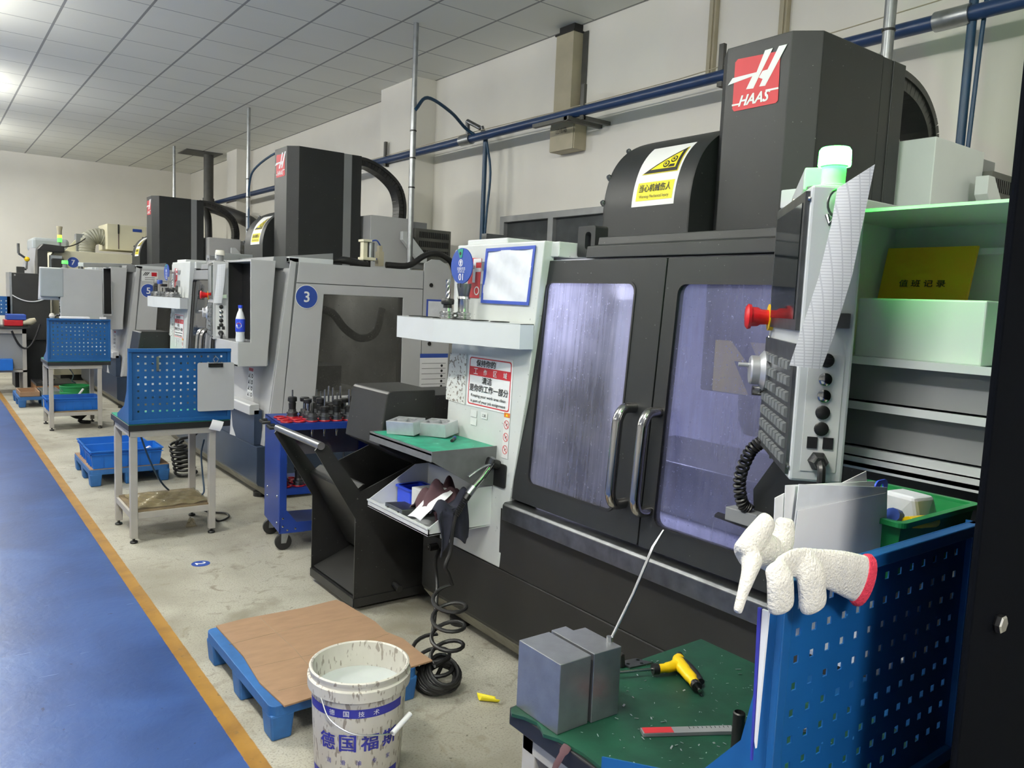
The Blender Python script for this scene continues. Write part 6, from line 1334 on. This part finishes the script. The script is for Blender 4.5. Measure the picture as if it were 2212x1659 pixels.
MB().tube(catenary((1.90, 14.95, 2.2), (2.35, 15.4, 2.42), 0.05), 0.01, 6).build('cable', BLACK, e)
MB().plate([(1.20, 1.72), (1.40, 1.68), (1.44, 2.14), (1.36, 2.14)], lambda a, b: (a + 0.06, 14.61, b), (0, 0.004, 0)).build('hanging_sheet', PAPER, e)

e = thing('dark_cabinet', 'dark grey steel cabinet standing far left before the end wall', 'cabinet', (1.10, 14.0, 0))
MB().box(1.12, 1.62, 14.0, 14.6, 0.72, 1.735).build('body', CHAR2, e, bevel=0.008); MB().box(1.14, 1.60, 14.05, 14.55, 0.0, 0.72).build('plinth', CHAR, e)
MB().box(1.09, 1.12, 13.99, 14.6, 0.55, 1.74).build('edge_strip', GALV, e)
for x, z in ((1.16, 1.70), (1.16, 1.0), (1.58, 1.0)): MB().cyl((x, 14.0, z), 0.012, 0.01, 8, axis=(0, -1, 0)).build('screw', STEEL, e)
o = MB().tube(catenary((1.12, 13.985, 1.40), (1.58, 13.985, 1.38), 0.08), 0.008, 6).build('white_cable', PAPER); tag(o, 'thin white cable sagging across the dark far cabinet', 'cable')
e = thing('swivel_tool', 'yellow-jointed swivel lamp arm on top of the dark far cabinet', 'lamp arm', (1.24, 14.2, 1.735))
MB().box(1.20, 1.30, 14.15, 14.25, 1.735, 1.83).build('base', CHAR2, e)
MB().tube([(1.33, 14.2, 1.80), (1.34, 14.2, 1.95)], 0.014, 8).tube([(1.34, 14.2, 1.95), (1.23, 14.2, 2.03)], 0.016, 8).tube([(1.23, 14.2, 2.03), (1.23, 14.2, 2.18)], 0.018, 8).tube([(1.28, 14.2, 1.80), (1.33, 14.2, 1.80)], 0.02, 8).build('arm', DSTEEL, e)
MB().lathe([(0, -0.04), (0.028, -0.028), (0.04, 0), (0.028, 0.028), (0, 0.04)], (1.34, 14.2, 1.95), 14).build('joint', YELP, e)
e = thing('side_table', 'grey framed side table with tools at the far left edge', 'table', (0.85, 13.4, 0))
MB().box(0.55, 1.28, 13.3, 13.9, 0.93, 0.96).build('top', CHAR2, e)
for x in (0.58, 1.18):
    for y in (13.33, 13.84): MB().box(x, x + 0.05, y, y + 0.05, 0, 0.93).build('leg', LEGP, e)
MB().box(0.58, 1.23, 13.33, 13.36, 0.86, 0.93).build('rail', LEGP, e); MB().box(0.60, 1.18, 13.36, 13.38, 0.35, 0.86).build('front_panel', MGREY, e); MB().box(0.58, 1.23, 13.33, 13.89, 0.30, 0.33).build('lower_shelf', LEGP, e)
o = MB().box(0.62, 1.05, 13.2, 13.36, 0.34, 0.50).build('blue_tray', CRATE, bevel=0.005); tag(o, 'blue tray under the side table at the far left', 'tray')
e = thing('pegboard_rack', 'small blue pegboard rack standing on the far left side table', 'pegboard', (0.8, 13.75, 0.96))
loops = [[(0.55, 1.10), (1.08, 1.10), (1.08, 1.38), (0.55, 1.38)]] + [[(0.60 + i * 0.06, 1.14 + j * 0.055), (0.60 + i * 0.06, 1.155 + j * 0.055), (0.615 + i * 0.06, 1.155 + j * 0.055), (0.615 + i * 0.06, 1.14 + j * 0.055)] for i in range(8) for j in range(4)]
MB().plate(loops, lambda a, b: (a, 13.8, b), (0, 0.01, 0)).build('board', PEGB, e); MB().box(0.56, 0.60, 13.8, 13.84, 0.96, 1.38).box(1.04, 1.08, 13.8, 13.84, 0.96, 1.38).build('stand', PEGB, e)
for nm, x0, x1, z0_, z1_, mat, lab in (('parts_box', 0.60, 0.92, 0.965, 1.06, BINB, 'blue parts box on the far left side table'), ('grey_carton', 0.58, 0.86, 1.065, 1.19, LGREY, 'pale grey carton stacked on the blue parts box'), ('red_tool_case', 0.97, 1.20, 0.965, 1.05, DRED, 'red tool case on the far left side table'), ('dark_blue_case', 1.0, 1.24, 1.052, 1.13, BLUES, 'dark blue case lying on the red tool case')):
    o = MB().box(x0, x1, 13.4, 13.7, z0_, z1_).build(nm, mat, bevel=0.008); tag(o, lab, 'box')
o = MB().tube([(1.16, 13.45, 1.0), (1.30, 13.42, 1.03), (1.36, 13.42, 1.06)], [0.03, 0.05, 0.03], 12).build('grey_tool', TRUNK); tag(o, 'pale rounded power tool overhanging the side table', 'tool')
o = MB().tube(catenary((1.05, 13.3, 0.90), (1.40, 13.3, 1.0), 0.30), 0.014, 8).build('black_cable', RUBBER); tag(o, 'black cable drooping below the far left side table', 'cable')
e = thing('wooden_pallet', 'brown wooden pallet on the floor below the dark far cabinet', 'pallet', (1.35, 13.0, 0))
MB().box(1.30, 1.80, 12.9, 13.6, 0.14, 0.17).build('deck', CHAR2, e); MB().box(1.30, 1.80, 12.9, 12.93, 0.03, 0.14).box(1.30, 1.33, 12.93, 13.6, 0.03, 0.14).box(1.77, 1.80, 12.93, 13.6, 0.03, 0.14).box(1.30, 1.80, 12.9, 13.0, 0.0, 0.03).box(1.30, 1.80, 13.5, 13.6, 0.0, 0.03).build('boards', WOOD, e)
o = MB().tube(helix((1.42, 13.1, 0.18), (1.46, 13.1, 0.20), 0.10, 0.08, 3, 16), 0.012, 6).build('cable_coil', RUBBER); tag(o, 'black cable coil on the brown wooden pallet', 'cable')
# small things on the farther bench
o = MB().box(1.22, 1.50, 9.85, 9.98, 1.228, 1.245).build('white_bar', PAPER); tag(o, 'white bar lying along the top of the farther pegboard', 'bar'); o.location.y -= 0.11
o = MB().box(1.60, 1.66, 9.72, 9.76, 1.228, 1.25).build('white_clip', PAPER); tag(o, 'white clip on the right end of the farther pegboard top', 'clip')
o = MB().lathe([(0, 0), (0.02, 0), (0.03, 0.02), (0.02, 0.05), (0, 0.055)], (1.14, 9.76, 1.227), 12).build('cloth_ball', GLOVE); tag(o, 'pinkish white rag ball on the left end of the farther pegboard top', 'rag')
o = MB().tube(smooth_path([(1.30, 10.0, 0.70), (1.42, 10.4, 0.55), (1.50, 11.1, 0.40), (1.56, 11.25, 0.36)], 6), 0.006, 8).build('air_hose', HOSEB); tag(o, 'thin blue hose dropping from the farther bench into the green bucket', 'hose')
o = MB().tube(smooth_path([(1.30, 10.1, 0.16), (1.42, 10.15, 0.08), (1.50, 10.1, 0.12), (1.45, 10.2, 0.03), (1.56, 10.15, 0.015)], 6), 0.02, 8).build('dark_cable', RUBBER); tag(o, 'bunched black cable on the floor under the farther bench', 'cable')
